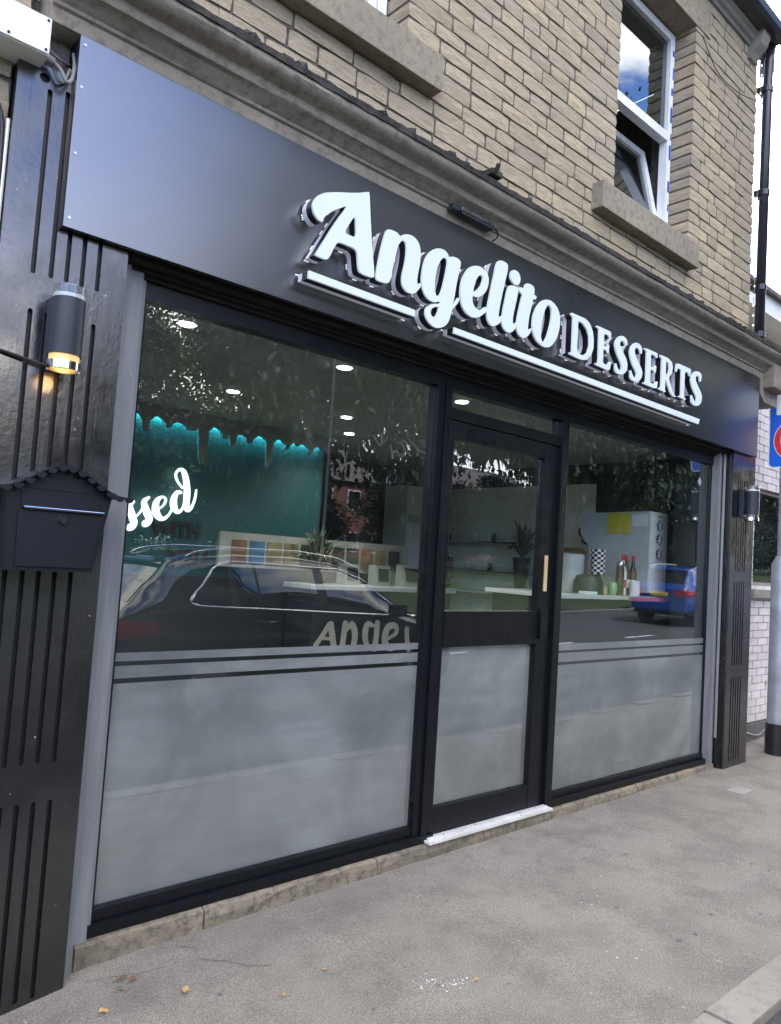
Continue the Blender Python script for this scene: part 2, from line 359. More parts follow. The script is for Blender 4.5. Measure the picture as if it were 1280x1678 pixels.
def stroke(b, st, y, th=.012):
    """brush stroke (x,z,halfwidth) as a solid ribbon; leans back slightly along its length so crossings never share a plane"""
    q = catmull([(p[0], p[1], p[2]) for p in st], 5); n = len(q); vs = []
    for i, p in enumerate(q):
        d = (q[min(i + 1, n - 1)] - q[max(i - 1, 0)]).xy.normalized(); nn = Vector((-d.y, d.x)); yy = y - .0004 * i
        for sgn in (1, -1):
            for dy in (0, th): vs.append((p.x + nn.x * p.z * sgn, yy + dy, p.y + nn.y * p.z * sgn))
    fs = []
    for i in range(n - 1):
        a = i * 4; c_ = a + 4
        fs += [(a, c_, c_ + 2, a + 2), (a + 1, a + 3, c_ + 3, c_ + 1), (a, a + 1, c_ + 1, c_), (a + 2, c_ + 2, c_ + 3, a + 3)]
    fs += [(0, 2, 3, 1), ((n - 1) * 4, (n - 1) * 4 + 1, (n - 1) * 4 + 3, (n - 1) * 4 + 2)]
    b.add(vs, fs)
    for i in (0, n - 1):
        p = q[i]; r_ = max(p.z, .002); yy = y - .0004 * i - .0007
        b.plate([[(p.x + r_ * cos(k * pi / 6), p.y + r_ * sin(k * pi / 6)) for k in range(12)]], yy, yy + th)
def zg(x):
    if x < 1.25: return max(-.6, .13 * (x - 1.25))
    return .009 * (x - 1.25) if x < 7 else .052 + .028 * (x - 7)
GLY={'A':(0.16,[[(2.16,3.3213),(2.1649,3.3056),(2.1926,3.1168),(2.228,2.9366),(2.2183,2.9253),(2.1624,2.9234),(2.1358,2.9288),(2.1272,2.9488),(2.1144,3.0286),(2.002,3.0282),(1.9837,2.9986),(1.9566,2.9368),(1.9416,2.924),(1.8875,2.9244),(1.8828,2.9302),(1.91,2.9805),(1.9699,3.0935),(2.0426,3.2129),(2.0005,3.1838),(1.959,3.156),(1.9241,3.1234),(1.9111,3.1011),(1.9088,3.085),(1.8848,3.0873),(1.8595,3.1064),(1.8479,3.1368),(1.8528,3.1647),(1.8751,3.1971),(1.9101,3.2215),(1.9675,3.2463),(2.0485,3.2738),(2.1038,3.2951),(2.1486,3.3169)],[(2.0902,3.1883),(2.0291,3.0786),(2.1055,3.0787)]]),'n':(0.25,[[(2.2842,3.1811),(2.3015,3.1911),(2.3481,3.1931),(2.3679,3.1847),(2.3718,3.1768),(2.3914,3.1958),(2.4273,3.2098),(2.4692,3.2102),(2.5029,3.188),(2.5165,3.1543),(2.5187,3.0993),(2.5079,3.0375),(2.5037,2.9973),(2.5097,2.9773),(2.5261,2.9947),(2.5375,2.9856),(2.5244,2.9645),(2.4976,2.9315),(2.4629,2.9202),(2.4262,2.9279),(2.406,2.9525),(2.4028,2.9897),(2.4158,3.0473),(2.4234,3.1073),(2.4194,3.1531),(2.4053,3.1686),(2.3851,3.1645),(2.3694,3.1393),(2.3631,3.1323),(2.3433,3.0311),(2.3288,2.9414),(2.3093,2.9241),(2.2457,2.9211),(2.2368,2.9344),(2.2464,3.0146),(2.2672,3.1235)]]),'g':(0.25,[[(2.6348,3.2085),(2.6763,3.2163),(2.7056,3.2078),(2.7216,3.1879),(2.7298,3.1933),(2.7464,3.2016),(2.7871,3.2037),(2.8104,3.1948),(2.8105,3.1722),(2.7996,3.1277),(2.7876,3.0626),(2.7806,3.0075),(2.7727,2.9645),(2.7686,2.9451),(2.7944,2.9829),(2.8074,3.003),(2.8189,2.9858),(2.7861,2.9439),(2.7673,2.9265),(2.7608,2.9004),(2.7498,2.8611),(2.727,2.8269),(2.6839,2.803),(2.6453,2.7977),(2.6057,2.8111),(2.5791,2.8354),(2.5728,2.865),(2.5827,2.8874),(2.6136,2.9097),(2.6457,2.9215),(2.6759,2.928),(2.6772,2.9448),(2.6453,2.9266),(2.6014,2.9241),(2.5672,2.9418),(2.5458,2.9708),(2.534,3.0142),(2.5375,3.0662),(2.547,3.1124),(2.5701,3.1593),(2.6004,3.1891)],[(2.6801,3.1732),(2.7024,3.1784),(2.7128,3.1574),(2.7075,3.1194),(2.6959,3.0553),(2.6834,3.0034),(2.6692,2.9732),(2.6535,2.9596),(2.639,2.9665),(2.6303,3.0037),(2.629,3.051),(2.6405,3.1104),(2.6521,3.1381),(2.6696,3.1638)],[(2.6417,2.9037),(2.6688,2.9121),(2.6655,2.8865),(2.6515,2.8548),(2.6302,2.8452),(2.6124,2.8601),(2.6111,2.8755),(2.6208,2.89)]]),'e':(0.25,[[(2.9192,3.2065),(2.9619,3.2137),(3.0002,3.2066),(3.0308,3.1821),(3.0361,3.1581),(3.0303,3.1138),(3.0023,3.0716),(2.9639,3.0458),(2.9336,3.0392),(2.9118,3.0434),(2.9151,3.0047),(2.9321,2.9845),(2.9636,2.9765),(2.9881,2.9811),(3.0172,3.0081),(3.0311,3.0078),(3.0406,2.9934),(3.0084,2.9635),(2.9732,2.9372),(2.9253,2.9222),(2.876,2.9317),(2.8407,2.9591),(2.8221,3.0031),(2.818,3.0511),(2.8257,3.0987),(2.8459,3.142),(2.8783,3.1853)],[(2.9654,3.1726),(2.9877,3.1689),(2.9898,3.1441),(2.9713,3.1048),(2.9428,3.0754),(2.9165,3.0593),(2.92,3.0896),(2.9372,3.1408)]]),'l':(0.25,[[(3.1208,3.3028),(3.1738,3.3045),(3.1937,3.2912),(3.1883,3.2522),(3.1709,3.1814),(3.1516,3.0975),(3.1356,3.0152),(3.1343,2.976),(3.1542,2.99),(3.1612,3.0005),(3.1657,2.9714),(3.1385,2.9427),(3.1013,2.921),(3.0692,2.9203),(3.0449,2.9436),(3.0355,2.9793),(3.0436,3.0325),(3.059,3.1137),(3.0781,3.1923),(3.0934,3.2789)]]),'i':(0.25,[[(3.2047,3.1783),(3.2305,3.1926),(3.2779,3.1979),(3.2961,3.1877),(3.2893,3.1458),(3.2691,3.0605),(3.2594,3.0139),(3.2613,2.9749),(3.279,2.9839),(3.2884,2.9952),(3.2943,2.9658),(3.2662,2.9344),(3.2337,2.9174),(3.1963,2.9231),(3.1711,2.9469),(3.1649,2.9799),(3.1732,3.0385),(3.1898,3.1171)]]),'dot':(0.25,[[(3.2464,3.2857),(3.2844,3.2842),(3.3078,3.2536),(3.3003,3.2201),(3.2776,3.2022),(3.2429,3.2073),(3.2175,3.2261),(3.2153,3.2518),(3.2268,3.2752)]]),'t':(0.25,[[(3.3547,3.2386),(3.3859,3.248),(3.4292,3.245),(3.4417,3.226),(3.4345,3.1831),(3.4186,3.1152),(3.4025,3.0523),(3.3966,2.9968),(3.3986,2.9727),(3.4186,2.989),(3.4323,2.9971),(3.433,2.9882),(3.4111,2.9512),(3.3712,2.9211),(3.3292,2.9217),(3.3029,2.946),(3.2932,2.9788),(3.3019,3.0386),(3.3201,3.1101),(3.338,3.1866)]]),'bar':(0.1,[[(3.2923,3.1911),(3.3119,3.2057),(3.4625,3.1957),(3.4606,3.1746),(3.4213,3.168),(3.3221,3.1686)]]),'o':(0.25,[[(3.5506,3.2017),(3.6106,3.208),(3.6664,3.1839),(3.6999,3.1367),(3.6997,3.0661),(3.6747,2.9942),(3.626,2.9358),(3.575,2.9143),(3.5225,2.9199),(3.4694,2.9432),(3.4405,2.9856),(3.4348,3.0519),(3.455,3.1117),(3.5009,3.1747)],[(3.5828,3.177),(3.6105,3.1638),(3.617,3.1144),(3.6019,3.0409),(3.5774,2.9747),(3.5472,2.9351),(3.5235,2.9521),(3.5161,2.9959),(3.5249,3.0667),(3.545,3.1365),(3.5683,3.1706)]]),'D':(0.12,[[(3.8123,3.1921),(3.8354,3.1925),(3.9699,3.1952),(4.0202,3.1726),(4.0512,3.1365),(4.0661,3.0841),(4.0673,3.0282),(4.0435,2.9785),(4.0046,2.9456),(3.9715,2.9321),(3.9244,2.9272),(3.8146,2.9328),(3.8117,2.9438),(3.8362,2.9476),(3.838,2.9655),(3.8374,3.0508),(3.8349,3.1592),(3.8273,3.1708),(3.8088,3.1794)],[(3.8879,3.1616),(3.9388,3.1592),(3.9889,3.1326),(4.0169,3.0878),(4.0215,3.0331),(4.0014,2.9846),(3.9625,2.9576),(3.922,2.9561),(3.8928,2.9688),(3.8894,3.0247),(3.8895,3.1031)]]),'E1':(0.12,[[(4.0964,3.1865),(4.2638,3.1867),(4.2635,3.1453),(4.2452,3.1428),(4.233,3.1562),(4.1839,3.1561),(4.1849,3.0747),(4.2213,3.0753),(4.2308,3.094),(4.2492,3.0944),(4.2451,3.0378),(4.228,3.04),(4.2194,3.0543),(4.1829,3.055),(4.1836,2.9603),(4.2311,2.9587),(4.2616,2.9903),(4.282,2.9866),(4.2632,2.9269),(4.1001,2.9314),(4.0957,2.9416),(4.1307,2.9483),(4.1234,3.1631),(4.1157,3.1692),(4.0917,3.1752)]]),'E2':(0.12,[[(4.6863,3.1819),(4.8604,3.1836),(4.8631,3.1508),(4.8417,3.148),(4.8278,3.1595),(4.7723,3.1584),(4.7769,3.0714),(4.8178,3.0717),(4.8335,3.0907),(4.8525,3.0896),(4.8462,3.0402),(4.8273,3.0406),(4.8195,3.0521),(4.7744,3.051),(4.7779,2.9573),(4.8319,2.9531),(4.8596,2.9832),(4.8814,2.9811),(4.8683,2.9295),(4.6905,2.9304),(4.6896,2.9411),(4.7223,2.9479),(4.7176,3.1566),(4.7128,3.1642),(4.6829,3.1724)]]),'R':(0.12,[[(4.9085,3.1836),(5.0108,3.1848),(5.0664,3.1702),(5.0874,3.1384),(5.0779,3.086),(5.0354,3.0495),(5.0826,2.9729),(5.1224,2.9352),(5.1485,2.9334),(5.149,2.9267),(5.1049,2.9249),(5.0669,2.9424),(5.0221,2.9923),(4.9876,3.0303),(4.9871,2.9491),(4.997,2.9375),(4.9914,2.9297),(4.8983,2.9356),(4.8932,2.9435),(4.932,2.9514),(4.9297,3.1392),(4.9279,3.1612),(4.9009,3.1684)],[(4.9875,3.1614),(5.0274,3.1477),(5.0392,3.114),(5.0288,3.0754),(4.9901,3.0534)]]),'T':(0.12,[[(5.1394,3.1799),(5.3686,3.1821),(5.3539,3.1222),(5.3359,3.1277),(5.3277,3.1448),(5.2727,3.1445),(5.2717,2.9459),(5.2986,2.9456),(5.2968,2.9321),(5.1874,2.9364),(5.1868,2.9432),(5.2241,2.9469),(5.2192,3.1454),(5.1609,3.1455),(5.1495,3.113),(5.1309,3.1136)]]),'S1':(0,[[(4.4597,3.144),(4.4602,3.1519),(4.4612,3.1603),(4.4603,3.1693),(4.4548,3.1777),(4.4443,3.1845),(4.4305,3.1899),(4.413,3.1933),(4.3885,3.1916),(4.364,3.1817),(4.3474,3.1701),(4.3349,3.1582),(4.3256,3.1467),(4.3191,3.1358),(4.3154,3.1247),(4.3144,3.1134),(4.3162,3.1017),(4.321,3.0894),(4.3282,3.0769),(4.3366,3.0647),(4.3454,3.0534),(4.3555,3.0428),(4.3666,3.0331),(4.3766,3.0246),(4.3846,3.017),(4.3911,3.0098),(4.3968,3.003),(4.4013,2.9968),(4.4043,2.9907),(4.4059,2.9839),(4.4064,2.9765),(4.4057,2.9699),(4.4048,2.9658),(4.4042,2.964),(4.4027,2.9623),(4.3998,2.9605),(4.3966,2.959),(4.3914,2.9581),(4.3838,2.9579),(4.3765,2.9583),(4.3715,2.9588),(4.3668,2.9597),(4.3609,2.9625),(4.355,2.967),(4.3499,2.972),(4.3463,2.9769),(4.3439,2.9823),(4.3421,2.988),(4.3399,2.9938),(4.3252,2.99),(4.3254,2.9838),(4.3255,2.9775),(4.3259,2.971),(4.3267,2.9645),(4.3273,2.9576),(4.3281,2.95),(4.3311,2.9422),(4.339,2.9354),(4.3518,2.9315),(4.3665,2.9301),(4.3821,2.9305),(4.3979,2.9326),(4.4136,2.9364),(4.4291,2.9423),(4.444,2.9507),(4.4562,2.9612),(4.4644,2.9725),(4.4699,2.9841),(4.4732,2.996),(4.4743,3.0075),(4.473,3.0185),(4.4697,3.0289),(4.4645,3.0388),(4.4573,3.0488),(4.4474,3.0588),(4.4357,3.0682),(4.4241,3.0768),(4.4135,3.0854),(4.4024,3.0947),(4.3908,3.1043),(4.3809,3.1133),(4.3745,3.1212),(4.3716,3.128),(4.3709,3.1341),(4.372,3.1398),(4.3745,3.1451),(4.3796,3.1514),(4.3869,3.158),(4.3926,3.162),(4.3905,3.1618),(4.3901,3.1619),(4.3989,3.1613),(4.4099,3.1592),(4.4188,3.1569),(4.4249,3.1546),(4.4304,3.1502),(4.4358,3.1442),(4.4416,3.1382)]]),'S2':(0,[[(4.653,3.1331),(4.6535,3.1435),(4.6545,3.1545),(4.6537,3.1656),(4.6479,3.1758),(4.636,3.1838),(4.6201,3.1898),(4.6001,3.1931),(4.5725,3.1902),(4.5463,3.1783),(4.5296,3.1649),(4.5174,3.1514),(4.5084,3.1385),(4.5026,3.1262),(4.4998,3.1142),(4.4997,3.1023),(4.5022,3.09),(4.5074,3.0768),(4.5151,3.0631),(4.5242,3.0497),(4.5343,3.0371),(4.5465,3.0252),(4.5601,3.0141),(4.5725,3.0044),(4.5817,2.9964),(4.5878,2.9901),(4.5918,2.9856),(4.5942,2.9821),(4.5958,2.9782),(4.5965,2.9726),(4.5958,2.9659),(4.5943,2.9596),(4.5929,2.9555),(4.5926,2.9538),(4.5925,2.9525),(4.5917,2.9513),(4.5892,2.9501),(4.5829,2.9492),(4.5744,2.9491),(4.5667,2.9498),(4.5613,2.9508),(4.5552,2.9537),(4.548,2.96),(4.5413,2.9674),(4.5358,2.9739),(4.532,2.9782),(4.5298,2.9815),(4.528,2.9847),(4.526,2.9881),(4.5136,2.9847),(4.5136,2.9808),(4.5135,2.9771),(4.5137,2.9727),(4.5144,2.9672),(4.5151,2.9593),(4.5158,2.9494),(4.5185,2.9391),(4.5258,2.9301),(4.5395,2.9247),(4.5554,2.9227),(4.5713,2.9227),(4.5866,2.9239),(4.6023,2.9268),(4.6183,2.932),(4.633,2.9395),(4.6452,2.9487),(4.6545,2.959),(4.6617,2.97),(4.667,2.9813),(4.6697,2.9923),(4.6696,3.0021),(4.6669,3.011),(4.662,3.0193),(4.6548,3.0283),(4.6441,3.0385),(4.6311,3.049),(4.618,3.0593),(4.6064,3.0693),(4.5951,3.0799),(4.5835,3.0909),(4.5735,3.1016),(4.5665,3.1111),(4.5623,3.1194),(4.5601,3.1268),(4.5598,3.1335),(4.5617,3.1398),(4.567,3.1476),(4.575,3.1559),(4.5818,3.1613),(4.5798,3.1611),(4.579,3.1612),(4.589,3.1611),(4.6016,3.1592),(4.6118,3.1566),(4.6191,3.1527),(4.6253,3.1458),(4.6309,3.137),(4.6371,3.1284)]]),'S3':(0,[[(5.5287,3.121),(5.5319,3.1343),(5.536,3.1487),(5.538,3.1628),(5.5329,3.1755),(5.5162,3.1838),(5.4938,3.1872),(5.469,3.1867),(5.4408,3.1814),(5.4149,3.1697),(5.3984,3.1571),(5.3869,3.1448),(5.3785,3.1329),(5.3725,3.1213),(5.3688,3.1094),(5.368,3.0971),(5.3703,3.0846),(5.3762,3.0716),(5.3849,3.0587),(5.395,3.0463),(5.4058,3.0346),(5.4183,3.0235),(5.4321,3.0134),(5.4441,3.0047),(5.4526,2.9975),(5.458,2.9914),(5.4617,2.9859),(5.4643,2.9807),(5.4659,2.9752),(5.4666,2.9692),(5.4662,2.9631),(5.4651,2.9579),(5.4641,2.9547),(5.4637,2.9532),(5.4635,2.9521),(5.4643,2.9515),(5.4656,2.9511),(5.4623,2.9506),(5.4549,2.9507),(5.447,2.9515),(5.4405,2.9526),(5.433,2.9554),(5.4242,2.9611),(5.4159,2.9679),(5.409,2.9739),(5.4045,2.9784),(5.4017,2.9821),(5.3996,2.9857),(5.3971,2.9896),(5.3818,2.9859),(5.3817,2.9814),(5.3816,2.9772),(5.3818,2.9722),(5.3826,2.9662),(5.3835,2.9583),(5.3848,2.9487),(5.3879,2.9387),(5.3954,2.9299),(5.4086,2.9239),(5.4246,2.9205),(5.4418,2.9193),(5.4606,2.9199),(5.4813,2.9237),(5.5006,2.9303),(5.5168,2.9386),(5.5299,2.9482),(5.5395,2.9585),(5.5464,2.9691),(5.5511,2.9798),(5.5535,2.9901),(5.5541,2.9998),(5.5527,3.0096),(5.5488,3.0195),(5.5416,3.03),(5.5304,3.0406),(5.517,3.0506),(5.5037,3.06),(5.4918,3.0692),(5.4801,3.079),(5.468,3.0894),(5.4576,3.0992),(5.4504,3.1079),(5.4464,3.1156),(5.4443,3.1229),(5.4441,3.1297),(5.4458,3.1362),(5.4498,3.1432),(5.4556,3.1498),(5.46,3.1537),(5.4576,3.1533),(5.4587,3.1539),(5.4686,3.1552),(5.4793,3.1555),(5.4869,3.1548),(5.4935,3.1505),(5.4991,3.1408),(5.5035,3.1286),(5.5087,3.1168)]]),'u1':(0,[[(1.8538,2.8476),(2.5031,2.8482),(2.5035,2.8149),(1.8542,2.8134)]]),'u2':(0,[[(2.7897,2.835),(5.529,2.8292),(5.5125,2.7882),(2.7896,2.8035)]])}
STR={'ssed':[[(2.4667,1.7876,0.0038),(2.4872,1.8664,0.0061),(2.5322,1.9404,0.0092)],[(2.5358,1.9446,0.0108),(2.5073,1.9069,0.023),(2.5345,1.8243,0.0292),(2.5505,1.7792,0.0277),(2.5421,1.7398,0.0215),(2.5123,1.7182,0.0123),(2.4988,1.7364,0.0076),(2.5128,1.7568,0.0061),(2.5407,1.7551,0.0046)],[(2.559,1.8187,0.0062),(2.5955,1.8608,0.007),(2.6228,1.9181,0.007)],[(2.6611,1.9927,0.0094),(2.6241,1.9496,0.0218),(2.6513,1.8737,0.0296),(2.6765,1.821,0.0281),(2.6677,1.781,0.0218),(2.637,1.7589,0.0124),(2.6253,1.7814,0.0078),(2.6416,1.7984,0.0062),(2.6667,1.7926,0.0047)],[(2.6934,1.8618,0.0055),(2.7159,1.8876,0.0063)],[(2.7483,1.8985,0.0063),(2.7948,1.9427,0.0079),(2.8073,1.9919,0.0095),(2.7721,2.0082,0.0095),(2.7296,1.9681,0.022),(2.7228,1.904,0.0298),(2.7442,1.8505,0.0283),(2.7882,1.8266,0.0174),(2.8362,1.8587,0.0095),(2.8651,1.9174,0.0072)],[(2.9387,2.0622,0.0129),(2.9042,2.0585,0.016),(2.8793,1.9993,0.0272),(2.8849,1.9354,0.0288),(2.9231,1.8946,0.016),(2.9595,1.9263,0.0097),(2.9726,1.9764,0.0081)],[(2.9481,2.1039,0.0081),(2.8999,2.1552,0.0096),(2.8778,2.2092,0.0096),(2.9043,2.2531,0.0112),(2.9445,2.242,0.021),(2.9727,2.172,0.0259),(2.9901,2.076,0.0275),(2.99,1.9781,0.0275),(3.0038,1.9224,0.021),(3.0374,1.9419,0.0114),(3.0619,2.0181,0.009),(3.0683,2.0969,0.0065)]],'mir':[[(3.728,2.5531,0.0053),(3.7812,2.4979,0.0079),(3.8121,2.4993,0.0093),(3.8011,2.5749,0.0093)],[(3.8121,2.4993,0.0053),(3.8539,2.5327,0.0053),(3.8694,2.5622,0.0053)],[(3.9104,2.5075,0.0054),(3.9417,2.41,0.0081)],[(3.9405,2.4235,0.0054),(3.9597,2.4671,0.0054),(3.9985,2.4454,0.0054),(4.0445,2.452,0.0054)],[(3.9726,2.5306,0.0054),(4.0184,2.5376,0.0054),(4.0607,2.4819,0.0095),(4.0457,2.4384,0.0054),(4.0094,2.4264,0.0054),(3.9688,2.4685,0.0054)],[(4.044,2.5657,0.0055),(4.0793,2.54,0.0082),(4.0992,2.4737,0.0082),(4.1298,2.4503,0.0055)],[(4.1091,2.5794,0.0055),(4.17,2.5399,0.0083),(4.2137,2.4832,0.0069),(4.1957,2.4666,0.0055)],[(4.2239,2.5903,0.0056),(4.2736,2.5838,0.0084),(4.2724,2.5412,0.0056)],[(4.1694,2.5468,0.0055),(4.2311,2.5069,0.0056),(4.2809,2.5,0.0056)],[(4.5999,2.6561,0.0087),(4.6187,2.6223,0.0102),(4.5911,2.5742,0.0058)]],'ange':[[(4.1583,0.7978,0.0227),(4.2227,0.8776,0.0229),(4.2963,0.983,0.0263)],[(4.3173,0.9828,0.033),(4.3435,0.8753,0.033),(4.3669,0.7757,0.0331)],[(4.2242,0.8612,0.0147),(4.2866,0.8567,0.0148),(4.3499,0.8504,0.0149)],[(4.4871,0.9898,0.0302),(4.4757,0.8728,0.0301),(4.4637,0.7647,0.0301)],[(4.4771,0.9062,0.0151),(4.5642,0.9807,0.0304),(4.6099,0.8872,0.0339),(4.5945,0.7609,0.0304)],[(4.8356,0.9698,0.0173),(4.7545,0.9791,0.0309),(4.7369,0.8679,0.0343),(4.7732,0.7642,0.0241)],[(4.8867,0.9954,0.0296),(4.8794,0.8652,0.0313),(4.866,0.753,0.0329)],[(5.0465,0.8444,0.0159),(5.1386,0.8958,0.0231),(5.1203,0.9671,0.0284),(5.0205,0.9504,0.0352),(4.9883,0.8281,0.0386),(5.0549,0.7475,0.0282),(5.174,0.7707,0.0232)],[(5.2839,0.9296,0.0288),(5.2917,0.8394,0.0288),(5.3212,0.7307,0.0289)]]}

# ================================================================== SETTING: ground
def ground(name, mat, x0, x1, y0, y1, z, nx=60, ny=4, zf=None):
    b = B(); vs = []
    for i in range(nx + 1):
        for j in range(ny + 1):
            x = x0 + (x1 - x0) * i / nx; y = y0 + (y1 - y0) * j / ny; vs.append((x, y, zg(x) + (zf(x, y) if zf else z)))
    b.add(vs, [(i * (ny + 1) + j, (i + 1) * (ny + 1) + j, (i + 1) * (ny + 1) + j + 1, i * (ny + 1) + j + 1) for i in range(nx) for j in range(ny)])
    return struct(b, name, mat, rn=False)
pav = ground('pavement', 'pavement', -12, 60, 1.31, 9, 0, 360, 6, lambda x, y: .0)
road = ground('road', 'road', -60, 120, -7.8, 1.16, -.035, 360, 4)
ground('ground', 'grass', -400, 500, -400, 400, -.6, 60, 40)
kb = struct(B().box(-12, 1.2, -.3, -11.2, 1.25, -.2), 'kerb', 'kerb_stone')
x = -9.; rk = random.Random(3)
while x < 40:
    l = .915; b = B(); z = zg(x + .45); b.bbox(x + .004, 1.162, z - .16, x + l - .004, 1.31, z + .004 + rk.uniform(-.002, .002), .008)
    b.build('kerb_stone', 'kerb_stone', kb); x += l
fk = struct(B().box(-9, -7.95, -.3, -8.5, -7.9, -.2), 'far_kerb', 'kerb_stone')
x = 0.
while x < 60:
    b = B(); z = zg(x); b.box(x, -7.95, z - .3, x + .91, -7.8, z + .0); b.build('kerb_stone', 'kerb_stone', fk); x += .915
def bank(x, y): t_ = max(0, min(1, (-8.2 - y) / 5)); return .02 + 1.0 * t_ * t_ * (3 - 2 * t_) + .08 * noise.noise(Vector((x * .6, y * .6, 0)))
ground('grass_bank', 'grass', -60, 110, -30, -7.95, 0, 120, 24, bank)
b = B()
for x in [v * 3.2 - 20 for v in range(30)]: b.add([(x, -3.0, zg(x) - .031), (x + 1.2, -3.0, zg(x + 1.2) - .031), (x + 1.2, -2.9, zg(x + 1.2) - .031), (x, -2.9, zg(x) - .031)], [(0, 1, 2, 3)])
struct(b, 'lane_marking', 'road_paint', rn=False)

# ================================================================== THE SHOP BUILDING
bld = thing('shop_building', (4, 3, 0), 'sandstone two storey shop building with moulded stone cornice above the black shopfront', 'building')
# openings of the upper wall (x0,x1,z0,z1)
OP = [(1.45, 2.56, 4.36, 6.15), (4.60, 5.73, 4.30, 6.22)]
ZT = 6.64; XR = 6.93
def wallpanel(b, y0, y1, x0, x1, z0, z1, ops):
    xs = sorted({x0, x1, *[o[0] for o in ops], *[o[1] for o in ops]})
    for i in range(len(xs) - 1):
        a, c_ = xs[i], xs[i + 1]; hs = [(o[2], o[3]) for o in ops if o[0] <= a + 1e-6 and o[1] >= c_ - 1e-6]
        z = z0
        for h0, h1 in sorted(hs): b.box(a, y0, z, c_, y1, h0); z = h1
        b.box(a, y0, z, c_, y1, z1)
b = B(); wallpanel(b, 2.960, 3.32, -16, XR - .01, 3.45, ZT, OP)
b.box(-16, 2.895, -.1, .658, 3.32, 3.448); b.box(-16, 2.895, 3.448, .70, 2.959, 3.752)
b.box(XR - .012, 2.966, 0, XR + .05, 3.3, 3.449)
b.box(6.93, 3.32, 0, 7.0, 11, ZT); b.box(-16, 3.33, 2.83, 6.92, 11, 3.44); b.box(-16, 11.01, 0, 7.0, 11.3, ZT)
wall = b.build('wall', 'mortar', bld)
# individually laid sandstones
rs = random.Random(11); nst = 0
def stone_mesh(x0, x1, z0, z1, yf, depth, rng, side=False):
    w_, h_ = x1 - x0, z1 - z0; e = .006
    nx = 4; nz = 3; vs = []
    for j in range(nz):
        for i in range(nx):
            u = i / (nx - 1); v = j / (nz - 1)
            edge = (i in (0, nx - 1)) or (j in (0, nz - 1))
            corner = (i in (0, nx - 1)) and (j in (0, nz - 1))
            ins = (.0035 if corner else 0)
            X = x0 + u * w_ + (rng.uniform(-.002, .002)) + (ins if i == 0 else -ins if i == nx - 1 else rng.uniform(-.01, .01))
            Z = z0 + v * h_ + rng.uniform(-.0016, .0016) + (ins if j == 0 else -ins if j == nz - 1 else 0)
            Y = yf + (.003 if corner else .001 if edge else 0) + rng.uniform(-.0022, .0022)
            vs.append((X, Y, Z))
    fs = [(j * nx + i, j * nx + i + 1, (j + 1) * nx + i + 1, (j + 1) * nx + i) for j in range(nz - 1) for i in range(nx - 1)]
    ring = [0, 1, 2, 3, 7, 11, 10, 9, 8, 4]; o = len(vs)
    for k in ring: vs.append((vs[k][0], yf + depth, vs[k][2]))
    for q in range(len(ring)): p = (q + 1) % len(ring); fs.append((ring[q], o + q, o + p, ring[p]))
    return B().add(vs, fs)
def lay(x0, x1, z, h, yf=2.952):
    global nst
    x = x0 + rs.uniform(-.12, 0)
    x = x0
    first = rs.uniform(.14, .34)
    while x < x1 - .02:
        l = first if first else rs.choice([rs.uniform(.17, .25), rs.uniform(.25, .36), rs.uniform(.28, .40)]); first = None
        e = x + l
        if x1 - e < .11: e = x1
        g = .0055
        near = any(abs(e - o[0]) < .01 or abs(x - o[1]) < .01 for o in OP)
        b = stone_mesh(x + (-.008 if any(abs(x - o[1]) < .01 for o in OP) else g), e - (0 if abs(e - XR) < .01 else -.008 if any(abs(e - o[0]) < .01 for o in OP) else g), z + g, z + h - g, yf + rs.uniform(-.002, .004), .19 if near else .03, rs)
        stones.append(((x + e) / 2, z + h / 2, b)); x = e
stones = []
z = 3.58
while z < ZT - .03:
    h = rs.choice([.088, .094, .10, .105]); z1 = z + h
    for o in OP:
        for k in (2, 3):
            if abs(z1 - o[k]) < .06 and abs(z1 - o[k]) > 1e-4: pass
    seg = [(-.2, XR)]
    for o in OP:
        if z + h * .5 > o[2] - .0 and z + h * .5 < o[3]:
            seg = [q for s_ in seg for q in ([(s_[0], o[0]), (o[1], s_[1])] if s_[0] < o[0] and s_[1] > o[1] else [s_])]
    for a, c_ in seg: lay(a, c_, z, h)
    z = z1
# stone pier beside the pilaster: bigger blocks, standing proud of the upper wall
z = 1.0
while z < 3.74:
    h = rs.uniform(.14, .19); h = min(h, 3.75 - z)
    if h < .05: break
    xe_ = .658 if z < 3.27 else .84 if z + h < 3.44 else .70; x = -.2
    while x < xe_ - .01:
        e = min(xe_, x + rs.uniform(.25, .45))
        if xe_ - e < .12: e = xe_
        stones.append(((x + e) / 2, z + h / 2, stone_mesh(x + .007, e - .005, z + .007, z + h - .007, 2.882, .03, rs))); x = e
    z += h
B().box(.658, 2.895, 3.295, .845, 2.965, 3.437).build('mortar_bed', 'mortar', bld)
def pix(x, y, z):
    w_ = Vector((x, y, z - 1.6)); d = w_.dot(_f)
    if d <= .1: return None
    return 640 + 1239.8 * w_.dot(_r) / d, 839 - 1239.8 * w_.dot(_u) / d
vis = []; rest = B()
for sx, sz, b in stones:
    p = pix(sx, 2.95, sz)
    if p and -60 < p[0] < 1300 and -60 < p[1] < 1700: vis.append((sx * sx + (sz - 1.6) ** 2, b))
    else: rest.add(b.v, b.f)
vis.sort(key=lambda q: q[0])
for k, (_, b) in enumerate(vis):
    if k < 298: b.build('stone', 'sandstone', bld)
    else: rest.add(b.v, b.f)
o = rest.build('far_stones', 'sandstone', bld); o['kind'] = 'stuff'
print('stones', len(stones), 'visible', len(vis))

